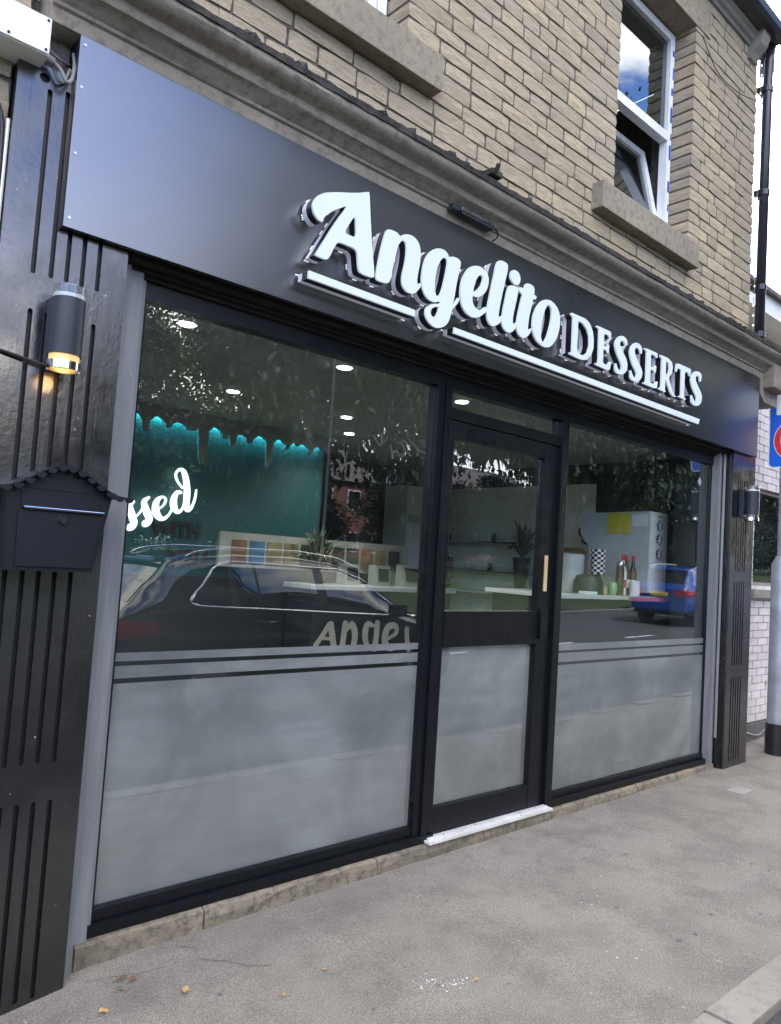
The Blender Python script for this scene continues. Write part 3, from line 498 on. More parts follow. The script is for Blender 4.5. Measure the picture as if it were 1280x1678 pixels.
# cornice over the fascia: profile in (y,z)
prof = [(3.0, 3.44), (2.83, 3.44), (2.80, 3.443), (2.795, 3.495), (2.782, 3.50), (2.778, 3.512), (2.765, 3.520), (2.742, 3.545), (2.722, 3.552), (2.716, 3.562), (2.712, 3.585), (2.700, 3.592), (2.672, 3.598), (2.650, 3.612), (2.640, 3.628), (2.640, 3.648), (3.0, 3.655)]
b = B(); n = len(prof); xs = [.74 + (7.12 - .74) * i / 70 for i in range(71)]; vs = []
for x in xs:
    for (y, z) in prof:
        j = noise.noise(Vector((x * 3, y * 30, z * 30))) * .0035 + noise.noise(Vector((x * 12, y * 50, z * 50))) * .002
        vs.append((x, y + j, z + j * .7))
b.add(vs, [(i * n + k, (i + 1) * n + k, (i + 1) * n + (k + 1) % n, i * n + (k + 1) % n) for i in range(70) for k in range(n)] + [tuple(range(n)), tuple(range(70 * n, 71 * n))[::-1]])
b.build('cornice', 'cornice_stone', bld, smooth=35)
# dark weathered lead and moss on top of the cornice
b = B(); vs = []; K = 260
for i in range(K + 1):
    x = .76 + 6.34 * i / K; j = noise.noise(Vector((x * 9, 0, 3))); k2 = noise.noise(Vector((x * 31, 2, 3)))
    a = .012 * j + .008 * k2
    vs += [(x, 2.632 + a * .5, 3.646 - abs(a) * .6), (x, 2.628 + a * .5, 3.672 + a), (x, 2.70, 3.690 + a * 1.4), (x, 2.80, 3.70 + a), (x, 2.96, 3.715)]
b.add(vs, [(i * 5 + k, (i + 1) * 5 + k, (i + 1) * 5 + k + 1, i * 5 + k + 1) for i in range(K) for k in range(4)])
b.build('lead_flashing', 'ledge', bld)
b = B(); rr = random.Random(5)
for _ in range(90):
    x = rr.uniform(1, 7); r_ = rr.choice([.008, .012, .02, .03]) ; bm = bmesh.new(); bmesh.ops.create_icosphere(bm, subdivisions=1, radius=r_)
    vs = [(v.co.x * 1.4 + x + rr.uniform(-.3, .3) * r_, v.co.y + 2.66, v.co.z * .7 + 3.685 + rr.uniform(-.3, .3) * r_) for v in bm.verts]; bm.verts.index_update()
    b.add(vs, [[v.index for v in f.verts] for f in bm.faces]); bm.free()
o = b.build('moss', 'ledge', bld); o['kind'] = 'stuff'
# end bracket of the cornice
b = B(); pr = [(6.84, 3.44), (6.86, 3.30), (6.95, 3.24), (7.22, 3.24), (7.22, 3.60), (6.84, 3.60)]
b.plate([pr], 2.80, 3.1); b.bbox(6.90, 2.70, 3.36, 7.24, 3.1, 3.58, .02); b.build('end_bracket', 'cornice_stone', bld)
# sills and lintels
for x0, x1, z0, z1 in ((1.30, 2.75, 4.165, 4.364), (4.335, 5.74, 4.115, 4.304)):
    B().bbox(x0, 2.86, z0, x1, 3.15, z1, .008).build('window_sill', 'sill_stone', bld)
for x0, x1, z0, z1 in ((1.25, 2.78, 6.14, 6.42), (4.36, 5.96, 6.21, 6.50)):
    B().bbox(x0, 2.945, z0, x1, 3.15, z1, .006).build('lintel', 'sill_stone', bld)
# upper windows: white plastic frames with blue tape
def frame_rect(b, x0, x1, z0, z1, y0, y1, t_):
    b.box(x0, y0, z0, x0 + t_, y1, z1); b.box(x1 - t_, y0, z0, x1, y1, z1); b.box(x0 + t_, y0 + .001, z0, x1 - t_, y1 - .001, z0 + t_); b.box(x0 + t_, y0 + .001, z1 - t_, x1 - t_, y1 - .001, z1)
for (x0, x1, z0, z1), opened in ((OP[0], 0), (OP[1], 1)):
    b = B(); frame_rect(b, x0 + .02, x1 - .02, z0, z1 - .03, 3.13, 3.20, .065)
    zm = z0 + .98; b.box(x0 + .085, 3.128, zm - .035, x1 - .085, 3.20, zm + .04)
    fr = b.build('upper_window', 'upvc_white', bld)
    sub(B().box(x0 + .085, 3.165, zm + .04, x1 - .085, 3.17, z1 - .095), 'pane', 'upper_glass', fr)
    for k, (dz_, hh) in enumerate([(.12, .11), (.36, .05), (.52, .09), (.80, .12), (.97, .05), (1.12, .13), (1.36, .06), (1.50, .10), (1.70, .05)]):
        zz = z0 + dz_; w_ = .012 if k % 3 == 1 else 0; sub(B().box(x1 - .055 + w_, 3.126, zz, x1 - .03, 3.129, zz + hh), 'blue_tape', 'blue_tape', fr)
    # lower sash, tilted inwards at the top
    a = R(13) if opened else 0
    def tl_(y, z): dz = z - z0 - .07; dy = y - 3.15; return (3.15 + dy * cos(a) + dz * sin(a), z0 + .07 + dz * cos(a) - dy * sin(a))
    b = B(); frame_rect(b, x0 + .09, x1 - .09, z0 + .07, zm - .04, 3.135, 3.19, .06)
    b.v = [(v[0], *tl_(v[1], v[2])) for v in b.v]; sash = sub(b, 'sash', 'upvc_white', fr)
    b = B().box(x0 + .15, 3.16, z0 + .13, x1 - .15, 3.165, zm - .10); b.v = [(v[0], *tl_(v[1], v[2])) for v in b.v]; sub(b, 'pane', 'upper_glass', fr)
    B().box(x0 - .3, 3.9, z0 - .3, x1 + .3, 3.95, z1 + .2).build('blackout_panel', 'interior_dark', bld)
# eaves: painted timber moulding, soffit, gutter
b = B().prism_x([(2.965, 6.545), (2.935, 6.545), (2.925, 6.57), (2.90, 6.58), (2.885, 6.61), (2.865, 6.62), (2.865, 6.648), (2.965, 6.648)], -16, 6.97); b.build('eaves_moulding', 'timber_paint', bld)
B().box(-16, 2.80, 6.649, 7.02, 2.966, 6.67).build('soffit', 'soffit_dark', bld)
B().prism_x([(2.96, 6.42), (2.93, 6.43), (2.90, 6.48), (2.84, 6.54), (2.81, 6.60), (2.81, 6.648), (2.96, 6.648)], 6.70, 6.84).build('eaves_bracket', 'timber_paint', bld)
b = B().prism_x([(2.80, 6.65), (2.755, 6.65), (2.725, 6.675), (2.715, 6.735), (2.725, 6.735), (2.735, 6.685), (2.76, 6.66), (2.80, 6.66)], -16, 7.06); b.build('gutter', 'pipe_black', bld)
b = B().prism_x([(2.80, 6.74), (2.80, 6.77), (6.5, 9.6), (10.5, 6.7)], -16, 7.04); b.build('roof', 'roof_tile', bld)
B().box(7.0, 2.84, 6.40, 7.03, 2.965, 6.73).build('barge_board', 'timber_paint', bld)
# downpipe with brackets
dp = B().tube([(6.995, 2.86, 6.66), (6.99, 2.875, 6.5), (6.985, 2.88, 6.3), (6.985, 2.88, 3.80)], .042, 14).build('downpipe', 'pipe_black', bld, smooth=True)
for z in (6.2, 5.2, 4.3, 3.86): sub(B().tube([(6.985, 2.88, z), (6.985, 2.88, z + .05)], .05, 14).box(6.93, 2.90, z, 7.04, 2.955, z + .05), 'pipe_bracket', 'pipe_black', dp)

# stone plinth blocks along the pavement
xb = [1.16, 1.70, 2.67, 3.49, 4.15, 5.2, 6.42]
for i in range(6):
    b = B(); x0, x1 = xb[i] + .004, xb[i + 1] - .004; nxx = 16; vs = []
    pf = [(2.905, -.12), (2.90, .0), (2.898, .05), (2.903, .078), (2.915, .086), (3.02, .088), (3.02, -.12)]
    for k in range(nxx + 1):
        x = x0 + (x1 - x0) * k / nxx
        for (y, z) in pf:
            j = noise.noise(Vector((x * 7, y * 20, z * 25))) * .011 if y < 2.95 else 0
            vs.append((x, y + j, z + (j * .5 if z > .03 else 0)))
    n = 7; b.add(vs, [(q * n + k, (q + 1) * n + k, (q + 1) * n + (k + 1) % n, q * n + (k + 1) % n) for q in range(nxx) for k in range(n)] + [tuple(range(n)), tuple(range(nxx * n, (nxx + 1) * n))])
    b.build('plinth_block', 'plinth_stone', bld)

# ---- left pilaster: painted timber with routed flutes
def pilaster(x0, x1, y, z0, z1, flutes, hole=None):
    b = B(); loops = [[(x0, z0), (x1, z0), (x1, z1), (x0, z1)]]
    for fx, a, c_, hw in flutes:
        l = [(fx + hw * cos(t_ * pi / 6), c_ - hw + hw * sin(t_ * pi / 6)) for t_ in range(0, 7)] + [(fx - hw * cos(t_ * pi / 6), a + hw - hw * sin(t_ * pi / 6)) for t_ in range(0, 7)]
        loops.append(l)
    if hole: loops.append([(hole[0] + hole[2] * cos(t_ * pi / 6), hole[1] + hole[2] * sin(t_ * pi / 6)) for t_ in range(12)])
    b.plate(loops, y, y + .02); p = b.build('pilaster', 'pilaster_paint', bld)
    sub(B().box(x0 + .001, y + .021, z0 + .001, x1 - .001, y + .10, z1 - .001), 'groove_board', 'groove_paint', p)
    return p
FL = []
fx5 = [.778, .835, .889, .944, 1.001]
for k, fx in enumerate(fx5): FL.append((fx, 2.535, 3.235 - (.0 if k else .02), .0085))
for k, fx in enumerate(fx5): FL.append((fx, .80, 2.41, .0085))
for k, fx in enumerate(fx5): FL.append((fx, -.02, .668, .0085))
FL[0] = (.774, 2.535, 3.215, .0085)
pilaster(.662, 1.108, 2.84, -.25, 3.292, FL, (.752, 3.248, .018))
FL = [(6.56 + k * .045, z0, z1, .009) for k in range(5) for z0, z1 in ((.10, .80), (.90, 1.62), (1.70, 2.5))]
pilaster(6.455, 6.90, 2.84, .0, 3.30, FL)
B().box(6.44, 2.862, .0, 6.454, 3.0, 2.74).build('pilaster_return', 'pilaster_paint', bld)
# grey shutter guides
for x0 in (1.118, 6.33):
    g_ = B().box(x0, 2.90, -.09 if x0 < 2 else .05, x0 + .03, 2.965, 2.70); g_.box(x0 + .032, 2.918, -.09 if x0 < 2 else .05, x0 + .092, 2.975, 2.70); g_.box(x0 + .094, 2.945, .086, x0 + .115, 3.0, 2.70)
    g_.build('shutter_guide', 'grey_guide', bld)
B().tube([(6.42, 2.90, .3), (6.42, 2.90, 2.7)], .013, 8).build('conduit', 'grey_guide', bld)
# shutter slot and head behind the fascia
hd = B().box(1.12, 2.86, 2.705, 6.45, 2.90, 2.735).box(1.12, 2.905, 2.69, 6.45, 2.93, 2.74).box(1.12, 2.935, 2.672, 6.45, 2.97, 2.74); hd.build('shutter_slot', 'rusty_head', bld)
B().box(1.215, 2.955, 2.60, 6.45, 3.03, 2.688).build('head_rail', 'frame_black', bld)

# ---- shopfront frame
sf = B()
def rail(b, x0, x1, z0, z1, y0=2.955, y1=3.03): return b.bbox(x0, y0, z0, x1, y1, z1, .003)
fr = B(); rail(fr, 1.212, 3.10, .088, .13, 2.93); rail(fr, 1.235, 2.96, .132, .178, 2.958); rail(fr, 4.12, 6.40, .088, .13, 2.93); rail(fr, 4.215, 6.34, .132, .165, 2.958)
rail(fr, 1.212, 1.245, .13, 2.60); rail(fr, 6.335, 6.45, .13, 2.60)
rail(fr, 2.955, 3.005, .13, 2.60, 2.95); rail(fr, 3.007, 3.052, .13, 2.60, 2.935); rail(fr, 4.118, 4.162, .13, 2.60, 2.935); rail(fr, 4.164, 4.21, .13, 2.60, 2.95)
rail(fr, 3.052, 4.118, 2.425, 2.49, 2.945)
fr.build('window_frame', 'frame_black', bld)
def pane(nm, x0, x1, z0, z1, fros):
    p = B().box(x0, 2.984, z0, x1, 2.988, z1).build(nm, 'shop_glass', bld)
    for a, c_ in fros: sub(B().box(x0 + .001, 2.990, a, x1 - .001, 2.9915, c_), 'frosted_film', 'frosted_film', p)
    return p
pane('window_pane', 1.246, 2.954, .18, 2.60, [(.181, 1.039), (1.060, 1.109), (1.128, 1.162)])
pane('window_pane', 4.211, 6.334, .166, 2.60, [(.167, .982), (1.002, 1.062), (1.078, 1.122)])
pane('transom_pane', 3.053, 4.117, 2.491, 2.60, [])
door = B(); rail(door, 3.056, 3.105, .105, 2.42, 2.95, 3.0); rail(door, 3.955, 4.05, .105, 2.42, 2.95, 3.0)
rail(door, 3.106, 3.954, 2.32, 2.42, 2.952, 2.999); rail(door, 3.106, 3.954, 1.137, 1.338, 2.946, 2.999); rail(door, 3.106, 3.954, .105, .255, 2.952, 2.999)
door.box(4.052, 2.96, .10, 4.116, 3.0, 2.42)
dr = door.build('door', 'frame_black', bld)
sub(B().box(3.106, 2.984, 1.338, 3.954, 2.988, 2.32), 'door_glass', 'shop_glass', dr)
sub(B().box(3.106, 2.984, .255, 3.954, 2.988, 1.137), 'door_glass', 'shop_glass', dr); sub(B().box(3.107, 2.990, .256, 3.953, 2.9915, 1.136), 'frosted_film', 'frosted_film', dr)
sub(B().bbox(3.968, 2.925, 1.17, 4.035, 2.949, 1.36, .004), 'lock_case', 'frame_black', dr)
sub(B().bbox(4.0, 2.94, 1.47, 4.03, 2.949, 1.70, .003), 'brass_plate', 'straw', dr)
sub(B().box(3.108, 2.979, 1.338, 3.952, 2.983, 1.345), 'glazing_bead', 'chrome', dr)
B().bbox(3.03, 2.885, .089, 4.14, 2.949, .104, .003).bbox(3.05, 2.915, .1045, 4.12, 2.949, .114, .003).build('threshold', 'threshold_white', bld)

# ---- interior shell
b = B()
b.box(1.0, 6.0, 1.36, 4.45, 6.05, 2.82); tw = b.build('teal_wall', 'teal_wall', bld)
b = B(); b.box(1.0, 3.05, 2.76, 6.88, 10, 2.82); b.build('ceiling', 'ceiling', bld)
b = B(); b.box(1.0, 3.05, -.02, 6.92, 10, .01); b.build('floor', 'floor_tile', bld)
b = B(); b.box(.95, 3.05, 0, 1.0, 10, 2.82); b.box(1.0, 6.001, 0, 4.449, 6.05, 1.359); b.box(4.45, 6.9, 0, 6.88, 6.95, 2.76); b.box(4.45, 6.05, 0, 4.5, 6.9, 2.76); b.box(6.88, 3.05, 0, 6.92, 4.45, 2.76); b.box(6.885, 4.45, 2.55, 6.92, 6.9, 2.76); b.box(6.34, 3.04, 0, 6.87, 3.30, 2.755)
b.build('dark_lining', 'interior_dark', bld)
B().box(6.88, 4.451, 0, 6.92, 6.899, 2.549).build('white_side_wall', 'interior_white', bld)
B().box(6.60, 4.6, 1.30, 6.879, 6.85, 1.33).build('side_ledge', 'counter_white', bld)
for z in (1.88, 1.54): B().box(6.70, 5.2, z, 6.879, 6.85, z + .02).build('wall_shelf', 'steel', bld)
# dripping icing border with cyan LED glow
drip = [(1.0, 2.76), (1.0, 2.60)]
bumps = [(.15, 0), (.11, .05), (.17, 0), (.15, .20), (.13, 0), (.11, .06), (.17, 0), (.15, .03), (.12, 0), (.11, .10), (.14, 0), (.12, .04), (.2, 0), (.16, .03), (.14, .30), (.19, 0), (.12, .05), (.10, .11), (.13, 0), (.11, .05), (.14, 0), (.14, .23), (.14, 0), (.12, .05), (.12, 0)]
zbase = 2.625; x = 1.4; pts = []
rd = random.Random(12)
for wd, dep in [(.12, 0), (.1, .12), (.14, 0), (.1, .05)] + bumps + bumps[:20]:
    up = dep == 0; wd = wd * rd.uniform(.5, .85); ht = rd.uniform(.012, .04)
    for k in range(17):
        t_ = k / 16; zz = zbase + (ht * sin(pi * t_) ** .7 if up else 0) - (0 if up else dep * math.sin(pi * t_) ** .33)
        pts.append((x + wd * t_ * .9, zz))
    x += wd * .95 + .010
    if x > 4.3: break
xe = x
loop = [(1.0, 2.755), (1.0, zbase)] + pts + [(4.44, zbase), (4.44, 2.755)]
B().plate([loop], 5.90, 5.93).build('drip_border', 'drip_grey', bld)
b = B().tube([(1.3, 5.968, zbase + .052), (4.40, 5.968, zbase + .052)], .007, 6)
b.build('cyan_led_strip', 'led_cyan', bld)
# recessed downlights
for k, (x, y) in enumerate([(1.75, 3.62), (2.79, 3.61), (2.75, 4.86), (3.82, 4.87), (3.88, 3.64), (4.35, 5.49), (1.7, 4.9)]):
    d = B().tube([(x, y, 2.752), (x, y, 2.7605)], .042, 20).build('downlight', 'downlight', bld)
    rg = B(); rg.tube([(x, y, 2.756), (x, y, 2.7602)], .056, 20); sub(rg, 'trim_ring', 'white_plastic', d)
    ld = bpy.data.lights.new('downlight_lamp', 'SPOT'); ld.energy = 23; ld.spot_size = R(140); ld.spot_blend = .8; ld.shadow_soft_size = .05; ld.color = (1, .97, .9)
    lo = bpy.data.objects.new('downlight_lamp', ld); C.objects.link(lo); lo.location = (x, y, 2.73)

# ================================================================== THINGS ON THE FRONT
# ---- fascia sign
fs = thing('fascia_sign', (3.8, 2.8, 2.72), 'long black fascia board with glowing white raised lettering above the shop windows', 'shop sign')
B().box(.848, 2.80, 2.725, 4.60, 2.83, 3.442).build('fascia_panel', 'fascia_black', fs)
B().box(4.602, 2.80, 2.725, 6.83, 2.83, 3.442).build('fascia_panel', 'fascia_black', fs)
B().box(.849, 2.831, 2.726, .87, 2.96, 3.441).box(6.81, 2.831, 2.726, 6.829, 2.96, 3.441).build('fascia_return', 'frame_black', fs)
b = B()
for z in (2.76, 3.0, 3.25, 3.41):
    for x in (.866, 6.81): b.tube([(x, 2.797, z), (x, 2.801, z)], .006, 8)
b.build('panel_screws', 'steel', fs)['kind'] = 'stuff'
rl = random.Random(2)
for gi, (k, (a, loops)) in enumerate(GLY.items()):
    lp = [chaikin(l, a, 2) for l in loops]; dy = (gi % 3) * .0012
    o = None
    if k:
        o = B().plate(lp, 2.700 + dy, 2.712).build('letter_face' if k[0] != 'u' else 'underline_bar', 'letter_face', fs)
    # black return between the two acrylic layers, then the glowing back layer
    cx = sum(p[0] for p in lp[0]) / len(lp[0]); cz = sum(p[1] for p in lp[0]) / len(lp[0])
    def parent_sub(bb, nm, mt):
        return sub(bb, nm, mt, o) if o else bb.build(nm, mt, fs)
    parent_sub(B().plate(lp, 2.7125 + dy, 2.752), 'letter_return', 'letter_side')
    parent_sub(B().plate(lp, 2.7525 + dy, 2.782), 'letter_back', 'letter_back')
    b = B(); outer = lp[0]; acc = 0
    for i in range(len(outer)):
        p = outer[i]; q = outer[(i + 1) % len(outer)]; acc += math.hypot(q[0] - p[0], q[1] - p[1])
        if acc > .085:
            acc = 0; nx_, nz_ = (q[1] - p[1]), -(q[0] - p[0]); ln = math.hypot(nx_, nz_) or 1
            for e in (-.009, 0, .009): tx, tz = (q[0] - p[0]) / ln, (q[1] - p[1]) / ln; X = p[0] + tx * e; Z = p[1] + tz * e; b.box(X - .0022, 2.786, Z - .0022, X + .0022, 2.791, Z + .0022)
    if b.v: parent_sub(b, 'led_dots', 'led')['kind'] = 'stuff'

# ---- wall lights
def wall_light(x, z, lit, label):
    t_ = thing('wall_light', (x, 2.84, z), label, 'wall light', 'cylindrical up and down wall lights on the pilasters')
    y = 2.745
    B().bbox(x - .045, 2.80, z + .03, x + .0, 2.839, z + .27, .004).build('back_plate', 'lamp_grey', t_)
    B().tube([(x, y, z + .055), (x, y, z + .255)], .056, 28).box(x - .03, y, z + .1, x + .0, 2.80, z + .2).build('housing', 'lamp_grey', t_, smooth=40)
    B().tube([(x, y, z + .2555), (x, y, z + .30)], .0553, 28).build('top_glass', 'clear_plastic', t_, smooth=40)
    B().tube([(x, y, z + .257), (x, y, z + .270)], .0537, 28, False).build('top_ring', 'machine_grey', t_, smooth=40)
    B().tube([(x, y, z + .032), (x, y, z + .0545)], .051, 28).build('lower_glass', 'warm_lamp' if lit else 'clear_plastic', t_, smooth=40)
    b = B(); b.tube([(x, y, z + .003), (x, y, z + .031)], .056, 28, False); b.tube([(x, y, z + .003), (x, y, z + .031)], .050, 28, False); b.build('chrome_ring', 'chrome', t_, smooth=40, rn=False)
    B().tube([(x, y, z + .022), (x, y, z + .0265)], .044, 24).build('lens', 'warm_lamp' if lit else 'clear_plastic', t_)
    if lit:
        ld = bpy.data.lights.new('lamp_glow', 'POINT'); ld.energy = .18; ld.color = (1, .6, .25); ld.shadow_soft_size = .03
        lo = bpy.data.objects.new('lamp_glow', ld); C.objects.link(lo); lo.location = (x, y, z - .02)
wall_light(.877, 2.19, True, 'grey cylinder wall light glowing warm at its base on the left pilaster')
wall_light(6.63, 2.14, False, 'unlit grey cylinder wall light on the right pilaster near the white brick wall')
tag(B().tube([(.60, 2.83, 2.245), (.70, 2.825, 2.235), (.78, 2.82, 2.222), (.84, 2.81, 2.212)], .006, 8).build('lamp_cable', 'cable_black', off='base'), 'short black cable running from the left edge to the lit wall light', 'cable')

# ---- letterbox
mb = thing('letterbox', (.88, 2.84, 1.48), 'black metal letterbox with a scalloped arched roof on the left pilaster', 'letterbox')
b = B(); b.plate([[(.735, 1.49), (1.02, 1.49), (1.07, 1.765), (.72, 1.765)]], 2.69, 2.838); b.build('box_body', 'mailbox_black', mb)
B().plate([[(.762, 1.505), (1.012, 1.505), (1.036, 1.688), (.757, 1.688)]], 2.682, 2.6895).build('box_door', 'mailbox_black', mb)
B().plate([[(.765, 1.700), (1.045, 1.700), (1.05, 1.748), (.765, 1.748)]], 2.680, 2.6895).build('slot_flap', 'mailbox_black', mb)
B().bbox(.772, 2.672, 1.698, 1.042, 2.6795, 1.705, .002).build('flap_edge', 'chrome', mb)
b = B(); b.tube([(.902, 2.668, 1.668), (.902, 2.682, 1.668)], .013, 16); lk = b.build('lock', 'chrome', mb)
sub(B().tube([(.902, 2.6665, 1.668), (.902, 2.6679, 1.668)], .004, 8), 'keyhole', 'text_black', lk)
# roof: bell curve
def bell(x): t_ = (x - .895) / .215; return 1.757 + .092 * (.5 + .5 * cos(pi * max(-1, min(1, t_)))) + .004 * abs(t_) ** 3
xs = [.66 + .47 * i / 48 for i in range(49)]; vs = []
for x in xs: vs += [(x, 2.655, bell(x)), (x, 2.84, bell(x) + .0), (x, 2.84, bell(x) + .005), (x, 2.655, bell(x) + .005)]
b = B().add(vs, [(i * 4 + k, (i + 1) * 4 + k, (i + 1) * 4 + (k + 1) % 4, i * 4 + (k + 1) % 4) for i in range(48) for k in range(4)] + [(0, 1, 2, 3), (192, 195, 194, 193)]); rf = b.build('box_roof', 'mailbox_black', mb)
b = B(); b.plate([[(x, 1.766) for x in (.72, 1.07)] + [(x, bell(x) - .001) for x in reversed(xs) if .72 < x < 1.07]], 2.69, 2.83); b.build('gable', 'mailbox_black', mb)
for k in range(14):
    x = .675 + .034 * k; zc = bell(x)
    sub(B().plate([[(x + .017 * cos(pi + pi * q / 8), zc + .001 + .017 * sin(pi + pi * q / 8)) for q in range(9)]], 2.652, 2.6545), 'scallop', 'mailbox_black', rf)

# ---- white box with cables, top left
wb = thing('junction_box', (.4, 2.9, 3.2), 'white rectangular junction box mounted on the stone above the left pilaster', 'electrical box')
B().bbox(.05, 2.75, 3.275, .735, 2.94, 3.41, .006).build('box_case', 'white_box', wb)
B().bbox(.052, 2.742, 3.279, .731, 2.749, 3.406, .002).build('box_lid', 'white_box', wb)
b = B()
for x, z in ((.72, 3.395), (.72, 3.29), (.60, 3.29)): b.tube([(x, 2.739, z), (x, 2.7425, z)], .005, 8)
b.build('lid_screws', 'cable_black', wb)
B().tube([(.735, 2.80, 3.30), (.765, 2.80, 3.295)], .014, 12).tube([(.735, 2.85, 3.36), (.76, 2.85, 3.36)], .014, 12).build('cable_gland', 'cable_grey', wb)
tag(B().tube(catmull([(.765, 2.80, 3.295), (.79, 2.79, 3.27), (.81, 2.79, 3.24), (.83, 2.80, 3.26), (.845, 2.83, 3.33), (.85, 2.87, 3.40)]), .007, 8).tube(catmull([(.765, 2.81, 3.29), (.79, 2.82, 3.25), (.815, 2.83, 3.26), (.84, 2.86, 3.33)]), .006, 8).tube(catmull([(.76, 2.85, 3.36), (.80, 2.86, 3.35), (.85, 2.90, 3.37)]), .005, 8).build('cable_loop', 'cable_grey', off='base'), 'grey cables looping from the white junction box behind the fascia', 'cable')
tag(B().tube(catmull([(.50, 2.87, 3.26), (.57, 2.868, 3.16), (.625, 2.866, 3.08), (.640, 2.866, 2.95), (.641, 2.866, 2.6), (.642, 2.866, 2.2)]), .009, 8).build('wall_cable', 'cable_black', off='base'), 'black cable clipped down the stone beside the left pilaster', 'cable')
tag(B().tube([(.654, 2.866, 3.06), (.653, 2.866, 1.2)], .007, 8).build('white_conduit', 'white_plastic', off='base'), 'thin white conduit running down beside the black wall cable', 'conduit')

# ---- small floodlight sitting in the cornice
fl = thing('floodlight', (2.93, 2.77, 3.47), 'slim grey floodlight fixed under the cornice above the lettering', 'floodlight')
B().bbox(2.83, 2.735, 3.49, 3.10, 2.79, 3.512, .004).build('lamp_body', 'steel', fl); B().bbox(2.835, 2.738, 3.476, 3.095, 2.785, 3.489, .002).build('lamp_lens', 'lamp_grey', fl)
B().bbox(2.77, 2.74, 3.48, 2.825, 2.79, 3.515, .01).build('sensor', 'lamp_grey', fl)
B().tube(catmull([(3.10, 2.76, 3.50), (3.15, 2.755, 3.485), (3.16, 2.77, 3.46), (3.15, 2.79, 3.445)]), .005, 8).build('lead', 'cable_black', fl)
tag(B().bbox(2.93, 2.625, 3.70, 3.02, 2.70, 3.735, .012).tube([(2.96, 2.63, 3.715), (2.95, 2.60, 3.75)], .012, 8).build('stone_fragment', 'ledge', off='base'), 'dark broken lump sitting on the cornice edge above the lettering', 'rubble')

# ---- string of fairy lights down the right corner of the wall
fy = thing('fairy_lights', (6.92, 2.93, 3.8), 'string of small white bulbs hanging down beside the black downpipe', 'fairy lights')
pts = [(6.925 + .006 * sin(k * 1.7), 2.915, 6.45 - k * .092) for k in range(29)]
B().tube(pts, .0025, 5).build('wire', 'cable_grey', fy)
for k, p in enumerate(pts): B().tube([(p[0], p[1], p[2] - .011), (p[0], p[1], p[2]), (p[0], p[1], p[2] + .011)], [.003, .008, .003], 6).build('bulb', 'fairy', fy)
tag(B().tube(catmull([(6.45, 2.94, 3.86), (6.6, 2.93, 3.80), (6.78, 2.92, 3.78), (6.86, 2.92, 3.80), (6.87, 2.92, 3.74)]), .006, 6).build('corner_cable', 'cable_grey', off='base'), 'grey cable sagging along the stone just above the cornice end', 'cable')
tag(B().tube(catmull([(5.80, 2.94, 6.16), (6.1, 2.94, 5.99), (6.5, 2.94, 6.0), (6.95, 2.9, 6.08)]), .004, 6).build('telephone_wire', 'cable_black', off='base'), 'thin wire draped on the stone beside the upper right window', 'wire')

# ================================================================== INTERIOR THINGS
ds = thing('wall_script', (2.7, 5.95, 1.7), 'illuminated white script ending ssed on the teal back wall', 'wall lettering')
for st in STR['ssed']:
    b = B(); stroke(b, st, 5.93); b.build('script_stroke', 'white_glow', ds)
for k_, (sx, z) in enumerate(((2.32, 1.9), (2.18, 1.9))): pass
def text_thing(body, size, x, y, z, mat, name, label, cat, mirror=False, shear=0, bold=0.006):
    cu = bpy.data.curves.new(name, 'FONT'); cu.body = body; cu.size = size; cu.extrude = .004; cu.offset = bold; cu.shear = shear
    o = bpy.data.objects.new('tmp', cu); C.objects.link(o); dg = bpy.context.evaluated_depsgraph_get()
    me = bpy.data.meshes.new_from_object(o.evaluated_get(dg)); bpy.data.objects.remove(o)
    me.materials.clear(); me.materials.append(M[mat]); o = bpy.data.objects.new(name, me); C.objects.link(o)
    o.location = (x, y, z); o.rotation_euler = (R(90), 0, 0); o.scale = (-1 if mirror else 1, 1, 1)
    return tag(o, label, cat) if label else o
text_thing('WITH', .17, 2.735, 5.985, 1.70, 'text_black', 'with_lettering', 'small black capitals WITH under the glowing script on the teal wall', 'wall lettering', bold=.008)
text_thing('YOU', .17, 2.90, 5.985, 1.46, 'text_black', 'you_lettering', 'small black capitals YOU, lowest line on the teal wall', 'wall lettering', bold=.008)
ds = thing('back_script', (4.1, 4.4, 2.4), 'faint reversed white script hung below the ceiling inside the left window', 'wall lettering')
for st in STR['mir']:
    b = B(); st = [(p[0], min(p[1], 9), p[2]) for p in st]; stroke(b, st, 4.40, .006); b.build('script_stroke', 'machine_white', ds)
ct = thing('service_counter', (5.2, 5.6, 0), 'white topped service counter with grey lettering at the back of the shop', 'counter')
B().bbox(4.05, 5.50, 1.30, 5.95, 5.95, 1.345, .008).build('counter_top', 'counter_white', ct)
B().box(4.10, 5.53, .01, 5.90, 5.94, 1.299).build('counter_body', 'counter_dark', ct)
for st in STR['ange']:
    b = B(); stroke(b, st, 5.522, .006); b.build('counter_letter', 'vinyl_grey', ct)
simple('board_grey', (.30, .31, .28), .6)
mn = thing('menu_board', (4.3, 5.9, 1.47), 'long grey menu board with a row of coloured pictures on the back wall', 'menu board')
B().box(3.30, 5.86, 1.46, 5.55, 5.90, 1.765).build('board', 'board_grey', mn)
rc = random.Random(9); simple('pic_warm', (.20, .11, .06), .5, var=.5); simple('pic_blue', (.07, .16, .28), .5, var=.5); simple('pic_olive', (.22, .19, .10), .5, var=.5); simple('pic_dark', (.05, .05, .05), .5, var=.5); simple('pic_red', (.20, .07, .05), .5, var=.5)
